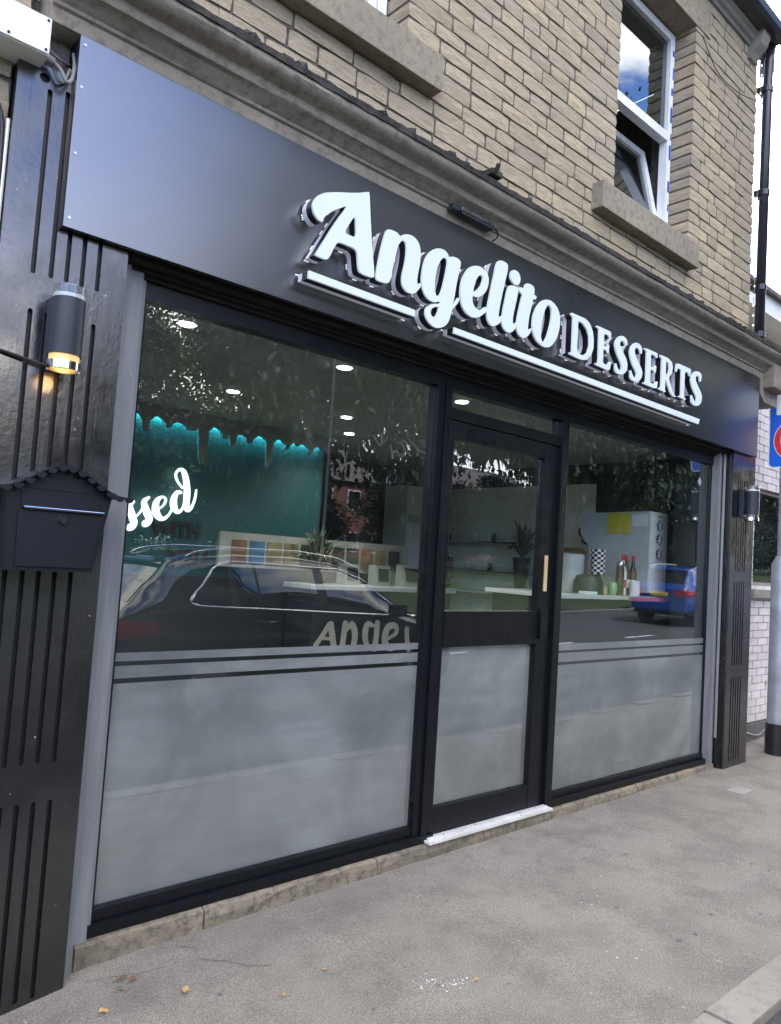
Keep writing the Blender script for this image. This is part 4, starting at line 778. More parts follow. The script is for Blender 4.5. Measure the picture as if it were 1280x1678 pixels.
for k, pm in enumerate(['pic_warm', 'pic_blue', 'pic_olive', 'pic_olive', 'pic_dark', 'pic_red', 'pic_dark', 'pic_dark', 'pic_warm', 'pic_olive', 'pic_dark']):
    x = 3.42 + k * .185; B().box(x, 5.85, 1.50, x + .15, 5.859, 1.70).build('picture', pm, mn)
for k, (x, yy) in enumerate([(4.62, 5.62), (5.02, 5.62), (5.48, 5.66)]):
    kt = thing('till_screen', (x, yy, 1.345), ['white upright card holder, leftmost on the back counter', 'white upright frame in the middle of the back counter', 'white till terminal with a dark slanted screen, rightmost on the back counter'][k], ['card holder', 'frame', 'till'][k])
    sl = .06 if k == 2 else .02
    b = B(); hgt = .20 if k < 2 else .22; ww = .09 if k < 2 else .14
    b.add([(x - ww, yy, 1.347), (x + ww, yy, 1.347), (x + ww, yy + .14, 1.347), (x - ww, yy + .14, 1.347), (x - ww, yy + sl, 1.347 + hgt), (x + ww, yy + sl, 1.347 + hgt), (x + ww, yy + .14, 1.347 + hgt), (x - ww, yy + .14, 1.347 + hgt)], [(3, 2, 1, 0), (4, 5, 6, 7), (0, 1, 5, 4), (1, 2, 6, 5), (2, 3, 7, 6), (3, 0, 4, 7)]); b.build('casing', 'board_grey', kt)
    b = B(); w2 = ww * .75
    b.add([(x - w2, yy + sl * .2 - .004, 1.347 + hgt * .22), (x + w2, yy + sl * .2 - .004, 1.347 + hgt * .22), (x + w2, yy + sl * .85 - .004, 1.347 + hgt * .85), (x - w2, yy + sl * .85 - .004, 1.347 + hgt * .85)], [(0, 1, 2, 3)]); b.build('screen', 'text_black', kt)
pn = thing('white_cabinet', (6.35, 6.4, 0), 'tall white cabinet with a door panel behind the door mullion', 'cabinet')
B().box(6.05, 6.45, .01, 6.55, 6.85, 2.50).build('carcass', 'interior_white', pn); B().box(6.08, 6.44, .05, 6.53, 6.449, 2.0).build('cabinet_door', 'interior_white', pn); B().box(6.07, 6.435, 2.06, 6.54, 6.449, 2.16).build('cabinet_rail', 'machine_grey', pn)

# window counter with the machine, bottles and jars
wc = thing('window_counter', (5.9, 3.9, 0), 'long dark fronted counter with a pale top behind the right window', 'counter')
B().bbox(4.95, 3.50, 1.395, 6.86, 4.25, 1.43, .006).build('counter_top', 'counter_white', wc); B().box(5.0, 3.56, .01, 6.84, 4.2, 1.394).build('counter_body', 'counter_dark', wc)
tag(B().bbox(5.98, 3.42, 1.39, 6.55, 3.495, 1.425, .006).build('red_tray', 'pinkish', off='base'), 'pale red tray edge along the front of the window counter', 'tray')
mc = thing('ice_cream_machine', (6.2, 3.8, 1.43), 'large white ice cream machine with three fans and a yellow label', 'ice cream machine')
def mloc(u, v, z):   # u along the long face from the near corner, v across to the right
    return (6.29 + v, 3.50 + u * 1.2, z)
def mbox(u0, v0, z0, u1, v1, z1):
    return B().add([mloc(u0, v0, z0), mloc(u1, v0, z0), mloc(u1, v1, z0), mloc(u0, v1, z0), mloc(u0, v0, z1), mloc(u1, v0, z1), mloc(u1, v1, z1), mloc(u0, v1, z1)], [(3, 2, 1, 0), (4, 5, 6, 7), (0, 1, 5, 4), (1, 2, 6, 5), (2, 3, 7, 6), (3, 0, 4, 7)])
ZB, ZC = 1.432, 2.20
mbd = B(); outl = [(0, ZB + .03), (.52, ZB + .03), (.52, 1.86), (.60, 1.98), (.62, 2.10), (.55, 2.185), (0, ZC)]
vs = [mloc(u, 0, z) for u, z in outl] + [mloc(u, .30, z) for u, z in outl]; n = len(outl)
mbd.add(vs, [tuple(range(n)), tuple(range(n, 2 * n))[::-1]] + [(i, (i + 1) % n, n + (i + 1) % n, n + i) for i in range(n)]); mbd.build('machine_body', 'machine_grey', mc)
mbox(-.012, 0.005, ZB + .035, -.001, .295, ZC - .005).build('vent_panel', 'machine_white', mc)
for zc in (2.08, 1.95, 1.815):
    b = B(); ring = [mloc(-.0135, .15 + .052 * cos(q * pi / 12), zc + .052 * sin(q * pi / 12)) for q in range(24)]; b.add(ring, [tuple(range(24))]); fn = b.build('fan', 'text_black', mc, rn=False)
    b = B()
    for q in range(4): a_ = q * pi / 4 + .3; b.tube([mloc(-.017, .15 - .05 * cos(a_), zc - .05 * sin(a_)), mloc(-.017, .15 + .05 * cos(a_), zc + .05 * sin(a_))], .0035, 5)
    sub(b, 'fan_guard', 'machine_white', fn)
mbox(.16, -.004, 1.99, .36, -.001, 2.185).build('warning_label', 'yellow_label', mc); mbox(-.016, .12, 2.155, -.0125, .19, 2.175).build('small_label', 'yellow_label', mc); mbox(.02, -.004, 2.06, .145, -.001, 2.17).build('data_plate', 'sign_white', mc)
B().tube(catmull([mloc(.60, .1, 2.08), mloc(.66, .1, 2.05), mloc(.66, .1, 1.98), mloc(.58, .1, 1.92), mloc(.55, .1, 1.84)]), .012, 8).tube([mloc(.55, .1, 1.88), mloc(.63, .1, 1.90), mloc(.64, .1, 1.93)], .01, 8).build('dispense_handle', 'text_black', mc)
for u in (.06, .46):
    for v in (.05, .25): B().tube([mloc(u, v, 1.431), mloc(u, v, ZB + .031)], .018, 10).build('foot', 'text_black', mc)
def lathe(b, x, y, z, prof, n=14): return b.tube([(x, y, z + h) for r_, h in prof], [max(r_, .001) for r_, h in prof], n)
def jar(x, y, prof, mat, cap, label, cat, name):
    t_ = thing(name, (x, y, 1.43), label, cat); lathe(B(), x, y, 1.431, prof).build('vessel', mat, t_, smooth=40)
    if name == 'sauce_bottle': lathe(B(), x, y, 1.50, [(.0352, 0), (.0352, .07)]).build('label_band', 'sign_white' if label[0] == 'b' else 'red_label', t_, smooth=40)
    if cap: h = prof[-1][1]; r_ = prof[-1][0]; lathe(B(), x, y, 1.4315 + h, [(r_ * 1.15, 0), (r_ * 1.2, .02), (r_ * .8, .045)]).build('cap', cap, t_, smooth=40)
bp = [(.032, 0), (.034, .12), (.034, .20), (.015, .27), (.013, .31)]
jar(5.93, 3.56, [(.036, 0), (.036, .22), (.03, .25)], 'bottle_brown', 'steel', 'brown square shouldered syrup bottle, leftmost of the bottles on the window counter', 'bottle', 'syrup_bottle')
jar(6.04, 3.60, bp, 'machine_white', 'red_label', 'white bottle with a red cap in the middle of the window counter', 'bottle', 'sauce_bottle')
jar(6.13, 3.62, bp, 'bottle_brown', 'red_label', 'brown bottle with a red cap next to the machine edge', 'bottle', 'sauce_bottle')
jar(6.21, 3.60, bp, 'bottle_brown', 'red_label', 'brown bottle with a red cap, rightmost beside the machine', 'bottle', 'sauce_bottle')
jar(6.13, 3.53, [(.045, 0), (.045, .13)], 'machine_white', None, 'short white tub in front of the red capped bottles', 'tub', 'white_tub')
jar(5.82, 3.56, [(.03, 0), (.042, .05), (.04, .09), (.028, .11)], 'bottle_green', None, 'small pale green jar on the window counter', 'jar', 'green_jar')
jar(5.76, 3.62, [(.04, 0), (.045, .04), (.03, .07)], 'straw', None, 'small yellow bowl left of the pale green jar', 'bowl', 'yellow_bowl')
jar(5.63, 3.85, [(.09, 0), (.095, .04), (.105, .34)], 'machine_grey', 'bottle_brown', 'large grey lidded tub standing left of the ice cream machine', 'tub', 'lidded_tub')
jar(5.60, 3.66, [(.13, 0), (.125, .10), (.10, .155), (.04, .165)], 'counter_dark', None, 'dark domed warmer in front of the large lidded tub', 'warmer', 'domed_warmer')
jar(5.22, 3.75, [(.06, 0), (.06, .18), (.05, .22)], 'text_black', 'text_black', 'black flask at the left end of the window counter', 'flask', 'black_flask')
tag(B().bbox(5.40, 3.54, 1.431, 5.58, 3.62, 1.455, .006).build('white_dish', 'machine_white', off='base'), 'flat white dish on the front edge of the window counter', 'dish')
# chequered cup stack
t_ = thing('cup_stack', (5.86, 3.72, 1.43), 'stack of black and white chequered cups beside the tub', 'cups')
b = B()
for i in range(10):
    for k in range(14):
        a0, a1 = 2 * pi * k / 14, 2 * pi * (k + 1) / 14; z0 = 1.60 + i * .022; b.cur = (i + k) % 2
        b.add([(5.86 + .065 * cos(a), 3.74 + .065 * sin(a), zz) for a, zz in ((a0, z0), (a1, z0), (a1, z0 + .022), (a0, z0 + .022))], [(0, 1, 2, 3)])
b.build('cups', ['text_black', 'machine_white'], t_, rn=False); lathe(B(), 5.86, 3.74, 1.431, [(.03, 0), (.03, .168)]).build('stand', 'text_black', t_)
# plant in a tall vase on the side ledge, one on the back counter
def vase_plant(x, y, z, h, sc, label, mat2='straw'):
    t_ = thing('vase_plant', (x, y, z), label, 'plant'); lathe(B(), x, y, z, [(.05 * sc, 0), (.07 * sc, h * .25), (.10 * sc, h)]).build('vase', 'interior_dark', t_, smooth=40)
    r_ = random.Random(int(x * 100)); b = B(); b2 = B()
    for k in range(70):
        a_ = r_.uniform(0, 2 * pi); sp = r_.uniform(.05, .34) * sc; hh = r_.uniform(.15, .5) * sc
        p0 = Vector((x, y, z + h)); p2 = Vector((x + cos(a_) * sp, y + sin(a_) * sp, z + h + hh - sp * .4)); p1 = (p0 + p2) / 2 + Vector((0, 0, .1 * sc)); wd = r_.uniform(.008, .022) * sc
        bb = b if k % 3 else b2; sd_ = Vector((-sin(a_), cos(a_), 0)) * wd
        bb.add([p0 - sd_ * .3, p0 + sd_ * .3, p1 + sd_, p1 - sd_, p2], [(0, 1, 2, 3), (3, 2, 4)])
    b.build('leaves', 'plant_green', t_, rn=False); b2.build('dried_stems', mat2, t_, rn=False)
vase_plant(6.62, 5.18, 1.33, .40, 1.0, 'tall dark vase of green leaves and dried grasses seen through the door')
vase_plant(6.60, 6.25, 1.33, .05, .45, 'small dark potted plant far back on the side ledge')
vase_plant(4.25, 5.7, 1.345, .12, 1.0, 'bunch of dried orange grasses on the back counter in front of the teal wall', 'straw')
tag(B().bbox(6.64, 6.3, 1.331, 6.80, 6.6, 1.36, .004).build('yellow_box', 'yellow_label', off='base'), 'flat yellow box at the far end of the side ledge', 'box')
tag(B().add([(6.165, 2.9905, 2.475), (6.195, 2.9905, 2.435), (6.165, 2.9905, 2.395), (6.135, 2.9905, 2.435), (6.165, 2.9945, 2.475), (6.195, 2.9945, 2.435), (6.165, 2.9945, 2.395), (6.135, 2.9945, 2.435)], [(0, 1, 2, 3), (7, 6, 5, 4), (0, 4, 5, 1), (1, 5, 6, 2), (2, 6, 7, 3), (3, 7, 4, 0)]).build('diamond_sticker', 'sign_white', off='base'), 'small white diamond sticker at the top right of the right window', 'sticker')

rs_ = random.Random(31); k = 0
for z in (1.901, 1.561):
    for j, what in enumerate(('stacked white cups', 'dark syrup jar', 'clear jar with a pale lid', 'small brown tin')):
        y = 5.35 + j * .36 + rs_.uniform(-.06, .06); r_ = rs_.uniform(.028, .045); h_ = rs_.uniform(.07, .15)
        sh = 'upper' if z > 1.8 else 'lower'; nm = ('cup_stack', 'syrup_jar', 'glass_jar', 'tin')[j]
        t_ = thing(nm, (6.79, y, z), what + ' on the ' + sh + ' steel shelf seen through the door', ('cups', 'jar', 'jar', 'tin')[j])
        lathe(B(), 6.79, y, z, [(r_ * .8, 0), (r_, h_ * .2), (r_, h_ * .85), (r_ * .7, h_)]).build('vessel', ('machine_white', 'bottle_brown', 'machine_grey', 'bottle_brown')[j], t_, smooth=40)
        lathe(B(), 6.79, y, z + h_ + .0005, [(r_ * .8, 0), (r_ * .8, .015)]).build('lid', ('machine_white', 'text_black', 'machine_white', 'steel')[j], t_, smooth=40)
B().tube([(3.85, 4.403, 2.52), (3.85, 4.403, 2.759)], .002, 5).tube([(4.35, 4.403, 2.52), (4.35, 4.403, 2.759)], .002, 5).build('hanging_wire', 'steel', ds)

# ================================================================== NEIGHBOUR AND STREET FURNITURE
nb = thing('white_brick_building', (9, 3.3, 0), 'white painted brick building with a dark plinth to the right of the shop', 'building')
NY = 3.17; NW = (7.72, 8.9, 1.56, 2.60)
b = B(); wallpanel(b, NY + .012, NY + .3, 7.0, 15, .24, 3.62, [NW]); b.build('wall', 'white_mortar', nb)
rb = random.Random(4); nbr = B(); cnt = 0; z = .245; row = 0
while z < 3.6:
    x = 7.0 - (.1125 if row % 2 else 0)
    while x < 9.6:
        x0, x1 = max(7.0, x) + .004, x + .215 - .004
        segs = [(x0, x1)]
        if z + .03 > NW[2] and z + .03 < NW[3]: segs = [(a, c_) for a, c_ in ((x0, min(x1, NW[0])), (max(x0, NW[1]), x1)) if c_ - a > .02]
        for a, c_ in segs:
            if c_ - a < .02: continue
            yy = NY + rb.uniform(-.003, .003); b = B().box(a, yy, z + .004, c_, yy + .03, z + .071)
            if a < 8.6 and cnt < 230: b.build('brick', 'brick_white', nb); cnt += 1
            else: nbr.add(b.v, b.f)
        x += .225
    z += .075; row += 1
o = nbr.build('far_bricks', 'brick_white', nb); o['kind'] = 'stuff'
B().box(7.0, NY - .02, -.1, 15, NY + .3, .235).build('plinth', 'dark_plinth', nb)
B().bbox(7.66, NY - .05, 1.47, 8.96, NY + .012, 1.555, .004).build('window_sill', 'timber_paint', nb)
b = B(); frame_rect(b, NW[0] + .005, NW[1] - .005, NW[2] + .005, NW[3] - .005, NY + .04, NY + .10, .06); fr = b.build('window_frame', 'timber_paint', nb)
sub(B().box(NW[0] + .065, NY + .07, NW[2] + .065, NW[1] - .065, NY + .075, NW[3] - .065), 'pane', 'upper_glass', fr)
B().box(NW[0] - .1, NY + .28, NW[2] - .1, NW[1] + .1, NY + .299, NW[3] + .1).build('curtain', 'machine_grey', nb)
B().box(7.0, NY + .011, 3.62, 15, 6, 3.74).build('wall_coping', 'cornice_stone', nb)
B().tube(catmull([(7.6, NY - .035, .17), (7.9, NY - .035, .12), (8.2, NY - .035, .20), (8.7, NY - .035, .19)]), .008, 6).build('low_pipe', 'cable_grey', nb)
h2 = thing('gabled_house', (10, 4.2, 0), 'cream rendered house with red brick corner and white bargeboard behind the white wall', 'house')
b = B(); b.box(8.6, 3.80, 3.0, 8.62, 3.9, 4.6)
B().box(9.06, 4.0, 0, 20, 9, 5.0).build('wall', 'render_cream', h2)
b = B(); z = 3.7; k = 0
while z < 4.85:
    for j in range(3):
        xa = 8.62 + j * .225 - (.11 if k % 2 else 0); xa0, xb0 = max(8.62, xa), min(9.05, xa + .215)
        if xb0 - xa0 > .03: B().box(xa0, 3.94, z, xb0, 4.05, z + .065).build('brick', 'brick_red', h2)
    z += .075; k += 1
B().box(8.63, 3.96, 0, 9.05, 4.3, 4.95).build('brick_pier', 'white_mortar', h2)
b = B(); pa = [(8.3, 4.86), (20, 7.2)]
b.add([(8.35, 3.62, 4.78), (20, 3.62, 4.78), (20, 3.66, 4.78), (8.35, 3.66, 4.78), (8.35, 3.62, 5.00), (20, 3.62, 5.00), (20, 3.66, 5.00), (8.35, 3.66, 5.00)], [(3, 2, 1, 0), (4, 5, 6, 7), (0, 1, 5, 4), (1, 2, 6, 5), (2, 3, 7, 6), (3, 0, 4, 7)]); b.build('bargeboard', 'upvc_white', h2)
B().box(8.35, 3.661, 4.79, 20, 4.1, 4.82).build('soffit', 'upvc_white', h2)
B().prism_x([(3.56, 5.002), (3.56, 5.05), (6.5, 7.0), (9.5, 5.0)], 8.28, 20.1).build('roof', 'roof_tile', h2)

# ---- blue road sign on a grey post
rsg = thing('road_sign', (7.45, 2.78, 0), 'blue road sign with a red ring on a grey post with a black base', 'road sign')
PX, PY = 7.46, 2.80
B().tube([(PX, PY, -.05), (PX, PY, .34)], .098, 24).build('post_base', 'pole_black', rsg, smooth=40)
B().tube([(PX, PY, .341), (PX, PY, 1.80), (PX, PY, 1.88)], [.088, .088, .05], 24).build('lower_post', 'pole_grey', rsg, smooth=40)
B().tube([(PX, PY, 1.881), (PX, PY, 3.7)], .042, 20).build('upper_post', 'pole_grey', rsg, smooth=40)
SX = 7.36
def rrect(y0, y1, z0, z1, r_):
    o = []
    for cy, cz, a0 in ((y1 - r_, z1 - r_, 0), (y0 + r_, z1 - r_, 90), (y0 + r_, z0 + r_, 180), (y1 - r_, z0 + r_, 270)):
        for k in range(7): a_ = R(a0 + k * 15); o.append((cy + r_ * cos(a_), cz + r_ * sin(a_)))
    return o
def plate_x(b, loops, x0, x1):
    t_ = B().plate(loops, 0, 1); b.add([((x0 if v[1] == 0 else x1), v[0], v[2]) for v in t_.v], t_.f); return b
YL, YR, ZL, ZU = 2.30, 2.915, 2.70, 3.52
plate_x(B(), [rrect(YL, YR, ZL, ZU, .05)], SX, SX + .004).build('sign_plate', 'sign_white', rsg)
plate_x(B(), [rrect(YL + .012, YR - .012, ZL + .012, ZU - .012, .042)], SX - .002, SX - .0002).build('blue_field', 'sign_blue', rsg)
plate_x(B(), [rrect(YL + .06, YR - .065, 3.20, 3.46, .012)], SX - .004, SX - .0022).build('white_panel', 'sign_white', rsg)
# block letter on the white panel, only its first stroke is in the photograph
plate_x(B(), [[(2.80, 3.235), (2.80, 3.42), (2.69, 3.42), (2.69, 3.395), (2.775, 3.395), (2.775, 3.34), (2.70, 3.34), (2.70, 3.315), (2.775, 3.315), (2.775, 3.26), (2.69, 3.26), (2.69, 3.235)]], SX - .006, SX - .0042).build('panel_letter', 'sign_black', rsg)
def ring(cy, cz, r0, r1): return [[(cy + r0 * cos(k * pi / 24), cz + r0 * sin(k * pi / 24)) for k in range(48)], [(cy + r1 * cos(k * pi / 24), cz + r1 * sin(k * pi / 24)) for k in range(48)]]
plate_x(B(), [ring(2.665, 2.955, .205, .1)[0]], SX - .0040, SX - .0022).build('roundel', 'sign_white', rsg)
plate_x(B(), ring(2.665, 2.955, .197, .142), SX - .0056, SX - .0042).build('red_ring', 'sign_red', rsg)
plate_x(B(), [[(2.665 + .05 * cos(k * pi / 12), 2.955 + .05 * sin(k * pi / 12)) for k in range(24)]], SX - .0056, SX - .0042).build('dark_symbol', 'sign_black', rsg)
B().box(SX + .0045, PY - .05, 3.30, PX, PY + .05, 3.33).box(SX + .0045, PY - .05, 2.85, PX, PY + .05, 2.88).build('sign_clamp', 'pole_grey', rsg)

# ================================================================== PARKED CARS (seen mirrored in the glass)
def make_car(name, label, paint, loc, k=1.0):
    root = thing(name, (0, 0, 0), label, 'car')
    LN = 4.45
    def interp(x, P):
        if x <= P[0][0]: return P[0][1]
        for (a, va), (c_, vc) in zip(P, P[1:]):
            if x <= c_: t_ = (x - a) / (c_ - a); t_ = t_ * t_ * (3 - 2 * t_) * .4 + t_ * .6; return va + (vc - va) * t_
        return P[-1][1]
    TOP = [(0, .98), (.10, 1.07), (.30, 1.27), (.52, 1.50), (.75, 1.56), (1.2, 1.60), (1.9, 1.61), (2.4, 1.575), (2.75, 1.48), (3.1, 1.27), (3.42, 1.06), (3.6, 1.02), (4.0, .97), (4.25, .88), (4.40, .74), (4.45, .62)]
    BELT = [(0, .98), (.3, 1.09), (1.2, 1.075), (2.2, 1.045), (3.2, 1.0), (3.42, .985), (3.6, .96), (4.0, .90), (4.25, .82), (4.40, .70), (4.45, .60)]
    BOT = [(0, .42), (.15, .34), (.4, .30), (4.0, .28), (4.3, .32), (4.45, .42)]
    HW = [(0, .74), (.08, .80), (.35, .87), (.9, .905), (3.2, .905), (3.8, .88), (4.15, .80), (4.35, .66), (4.45, .52)]
    def roofw(x): return interp(x, [(0, .70), (.5, .60), (1.0, .62), (2.4, .61), (3.2, .68), (3.6, .66), (4.45, .40)])
    def side(x, z):
        h = interp(x, HW); bl = interp(x, BELT); bt = interp(x, BOT); tp = interp(x, TOP)
        if z <= bl:
            t_ = (z - bt) / (bl - bt)
            prof_ = .955 + .05 * min(1, t_ / .35) if t_ < .35 else 1.005 - .008 * (t_ - .35) / .3 if t_ < .65 else .997 + .014 * (t_ - .65) / .1 if t_ < .75 else 1.011 - .055 * ((t_ - .75) / .25) ** 1.5
            return h * prof_
        t_ = min(1, (z - bl) / max(.001, tp - bl)); w0 = h * .956; w1 = roofw(x)
        return w0 + (w1 - w0) * (t_ ** 1.25)
    st = [i * LN / 88 for i in range(89)]; LV = [0, .12, .25, .35, .5, .62, .66, .70, .75, .82, .9, 1.0]; GV = [.15, .3, .5, .7, .85, .94]
    vs = []; nn = None
    for x in st:
        bl, bt, tp = interp(x, BELT), interp(x, BOT), interp(x, TOP); ring_ = []
        for l in LV: z = bt + (bl - bt) * l; ring_.append((side(x, z), z))
        for g_ in GV: z = bl + (tp - bl) * g_; ring_.append((side(x, z), z))
        w1 = roofw(x); ring_ += [(w1 * .93, tp + .010), (w1 * .75, tp + .022), (w1 * .4, tp + .032), (0, tp + .036)]
        full = [(x, -w_, z) for w_, z in ring_] + [(x, w_, z) for w_, z in ring_[-2::-1]]
        nn = len(full); vs += full
    b = B().add(vs, [(i * nn + q, (i + 1) * nn + q, (i + 1) * nn + (q + 1), i * nn + q + 1) for i in range(88) for q in range(nn - 1)] + [(i * nn + nn - 1, (i + 1) * nn + nn - 1, (i + 1) * nn, i * nn) for i in range(88)] + [tuple(range(nn)), tuple(range(88 * nn, 89 * nn))[::-1]])
    body = b.build('body', paint, root, smooth=50)
    # side windows
    ZT_ = lambda x: min(interp(x, TOP) - .05, 1.55)
    def ztop(x):
        return min(ZT_(x), interp(x, [(.62, 1.14), (.72, 1.24), (.95, 1.48), (1.1, 1.52), (2.45, 1.50), (2.75, 1.41), (3.12, 1.17), (3.30, 1.045)]))
    def zbot(x): return interp(x, [(.62, 1.13), (.70, 1.10), (.85, 1.092), (3.30, 1.015)])
    def patch(b, x0, x1, off, sgn, sk=0., zt=ztop, zb=zbot, nx_=24, nz_=6):
        vs = []
        for i in range(nx_ + 1):
            for j in range(nz_ + 1):
                x = x0 + (x1 - x0) * i / nx_; z0, z1 = zb(x), zt(x); t_ = j / nz_; z = z0 + (z1 - z0) * t_
                x2 = x + sk * (t_ - .5); vs.append((x2, sgn * (side(x2, z) + off), z))
        b.add(vs, [(i * (nz_ + 1) + j, (i + 1) * (nz_ + 1) + j, (i + 1) * (nz_ + 1) + j + 1, i * (nz_ + 1) + j + 1) for i in range(nx_) for j in range(nz_)])
    for sgn in (1, -1):
        b = B(); patch(b, .64, 3.28, .003, sgn, nx_=60); b.build('window_surround', 'car_black_trim', root, smooth=True)
        for x0, x1, sk in ((.70, 1.06, 0), (1.13, 1.36, -.03), (1.39, 2.10, -.02), (2.22, 3.16, -.03)):
            b = B(); patch(b, x0, x1, .007, sgn, sk, lambda x: ztop(x) - .012, lambda x: zbot(x) + .012); b.build('side_window', 'car_glass', root, smooth=True)
        pts = [(x, zbot(x)) for x in [.64 + i * .088 for i in range(31)]]; pts2 = [(x, ztop(x)) for x in [3.28 - i * .066 for i in range(41)]]
        loop_ = pts + pts2 + [pts[0]]
        B().tube([(x, sgn * (side(x, z) + .008), z) for x, z in loop_], .015, 6).build('chrome_trim', 'chrome', root, smooth=True)
        # door shuts
        for x0, x1 in ((1.12, 1.16), (2.12, 2.18), (3.22, 3.30)):
            B().tube([(x0 + (x1 - x0) * t_ / 12, sgn * (side(x0, .34 + (zbot(x0) - .36) * (1 - t_ / 12)) + .0015), .34 + (zbot(x0) - .36) * (1 - t_ / 12)) for t_ in range(13)], .005, 5).build('door_gap', 'car_black_trim', root)
        for x in (1.34, 2.36):
            z = .955; hb = B(); hb.tube([(x, sgn * (side(x, z) + .005), z), (x + .03, sgn * (side(x, z) + .032), z + .002), (x + .17, sgn * (side(x, z) + .032), z + .002), (x + .20, sgn * (side(x, z) + .005), z)], .012, 8); hb.build('door_handle', paint, root, smooth=True)
        B().bbox(3.02, sgn * .90 - .0, 1.02, 3.16, sgn * 1.08, 1.15, .03).build('mirror', paint, root, smooth=40)
        rl_ = [(x, sgn * (roofw(x) + .02), interp(x, TOP) + .055 - .045 * max(0, abs((x - 1.75) / 1.08)) ** 10) for x in [.66 + i * .054 for i in range(41)]]
        B().tube(rl_, .014, 8).build('roof_rail', 'chrome', root, smooth=True)
        # lower cladding and arches
        b = B(); patch(b, .05, 4.2, .006, sgn, 0, lambda x: .46, lambda x: interp(x, BOT) + .01, 50, 3); b.build('lower_cladding', 'car_black_trim', root, smooth=True)
        for wx in (.83, 3.52):
            ar = B(); n_ = 24
            vs = []
            for q in range(n_ + 1):
                a_ = pi * q / n_; 
                for rr_ in (.33, .40): X = wx + rr_ * cos(a_); Z = .34 + rr_ * sin(a_); vs.append((X, sgn * (side(X, max(Z, .36)) + .012), Z))
            ar.add(vs, [(q * 2, q * 2 + 1, q * 2 + 3, q * 2 + 2) for q in range(n_)]); ar.build('wheel_arch', 'car_black_trim', root)
            wl_ = B(); wl_.tube([(wx, sgn * .70, .34), (wx, sgn * .73, .34), (wx, sgn * .90, .34), (wx, sgn * .92, .34)], [.31, .335, .335, .31], 28); wh = wl_.build('wheel', 'tyre', root, smooth=40)
            sub(B().tube([(wx, sgn * .915, .34), (wx, sgn * .925, .34)], .225, 24), 'rim', 'alloy', wh)
        # lamps wrap the corners
        b = B(); patch(b, .01, .33, .006, sgn, 0, lambda x: .965 - .02 * x, lambda x: .80 + .22 * max(0, x - .05), 14, 5); b.build('tail_light', 'tail_red', root, smooth=True)
        b = B(); patch(b, 3.95, 4.36, .006, sgn, 0, lambda x: interp(x, BELT) - .03, lambda x: interp(x, BELT) - .16 + .1 * (4.36 - x) * .5, 14, 4); b.build('headlight', 'headlamp', root, smooth=True)
    # rear screen, windscreen, plates, rear lights
    def xscreen(b, x0, x1, f, off):
        vs = []
        for i in range(13):
            x = x0 + (x1 - x0) * i / 12; tp = interp(x, TOP)
            for j in range(11): v = -1 + 2 * j / 10; vs.append((x, v * roofw(x) * f, tp + .036 - .016 * abs(v) ** 3 * 1.2 + off))
        b.add(vs, [(i * 11 + j, (i + 1) * 11 + j, (i + 1) * 11 + j + 1, i * 11 + j + 1) for i in range(12) for j in range(10)])
    b = B(); xscreen(b, .13, .48, .9, .006); b.build('rear_window', 'car_glass', root, smooth=True)
    b = B(); xscreen(b, 2.72, 3.42, .92, .006); b.build('windscreen', 'car_glass', root, smooth=True)
    B().bbox(-.03, -.78, .40, .05, .78, .62, .02).build('rear_bumper', paint, root); B().bbox(-.025, -.7, .30, .04, .7, .399, .01).build('bumper_trim', 'car_black_trim', root)
    B().bbox(-.018, -.26, .78, -.001, .26, .89, .003).build('number_plate', 'plate_yellow', root)
    for s_ in (1, -1): B().bbox(-.012, s_ * .44 - .0, .80, .01, s_ * .73, .96, .006).build('tail_light', 'tail_red', root)
    B().tube([(.50, -.5, 1.515), (.42, -.5, 1.50), (.42, .5, 1.50), (.50, .5, 1.515)], .025, 8).build('roof_spoiler', paint, root)
    root.location = loc; root.scale = (k, k, k)
    return root
make_car('parked_suv', 'black estate style sport utility car with chrome window trim parked facing the right', 'car_black', (2.71, -1.25, -.03), 1.0)
make_car('parked_car', 'bright blue hatchback seen from behind on the far side of the road', 'car_blue', (19.0, -4.25, zg(19.0) - .03), 1.0)

# ================================================================== TREES AND HOUSES ACROSS THE ROAD (mirrored in the glass)
def crown_mesh(seed, rx, ry, rz, nclump, nleaf, ls):
    r_ = random.Random(seed); import numpy as np
    rg = np.random.default_rng(seed); cl = []
    for _ in range(nclump):
        u = rg.normal(size=3); u /= np.linalg.norm(u); rr_ = rg.uniform(.25, 1) ** .5
        cl.append((u[0] * rx * rr_, u[1] * ry * rr_, u[2] * rz * rr_ * (1 if u[2] > 0 else .8), rg.uniform(.5, 1.25)))
    cl = np.array(cl); idx = rg.integers(0, nclump, nleaf); c_ = cl[idx]
    p = c_[:, :3] + rg.normal(size=(nleaf, 3)) * c_[:, 3:4] * np.array([.52, .52, .36])
    a = rg.normal(size=(nleaf, 3)); a /= np.linalg.norm(a, axis=1)[:, None]; q = rg.normal(size=(nleaf, 3)); bq = np.cross(a, q); bq /= np.linalg.norm(bq, axis=1)[:, None]
    s_ = ls * rg.uniform(.6, 1.3, (nleaf, 1)); a = a * s_; bq = bq * s_ * .6
    V = np.stack([p - a, p + bq, p + a, p - bq], 1).reshape(-1, 3)
    me = bpy.data.meshes.new('crown'); me.vertices.add(nleaf * 4); me.loops.add(nleaf * 4); me.polygons.add(nleaf)
    me.vertices.foreach_set('co', V.ravel()); me.loops.foreach_set('vertex_index', np.arange(nleaf * 4)); me.polygons.foreach_set('loop_start', np.arange(0, nleaf * 4, 4)); me.update(calc_edges=True)
    me.materials.append(M['foliage']); return me
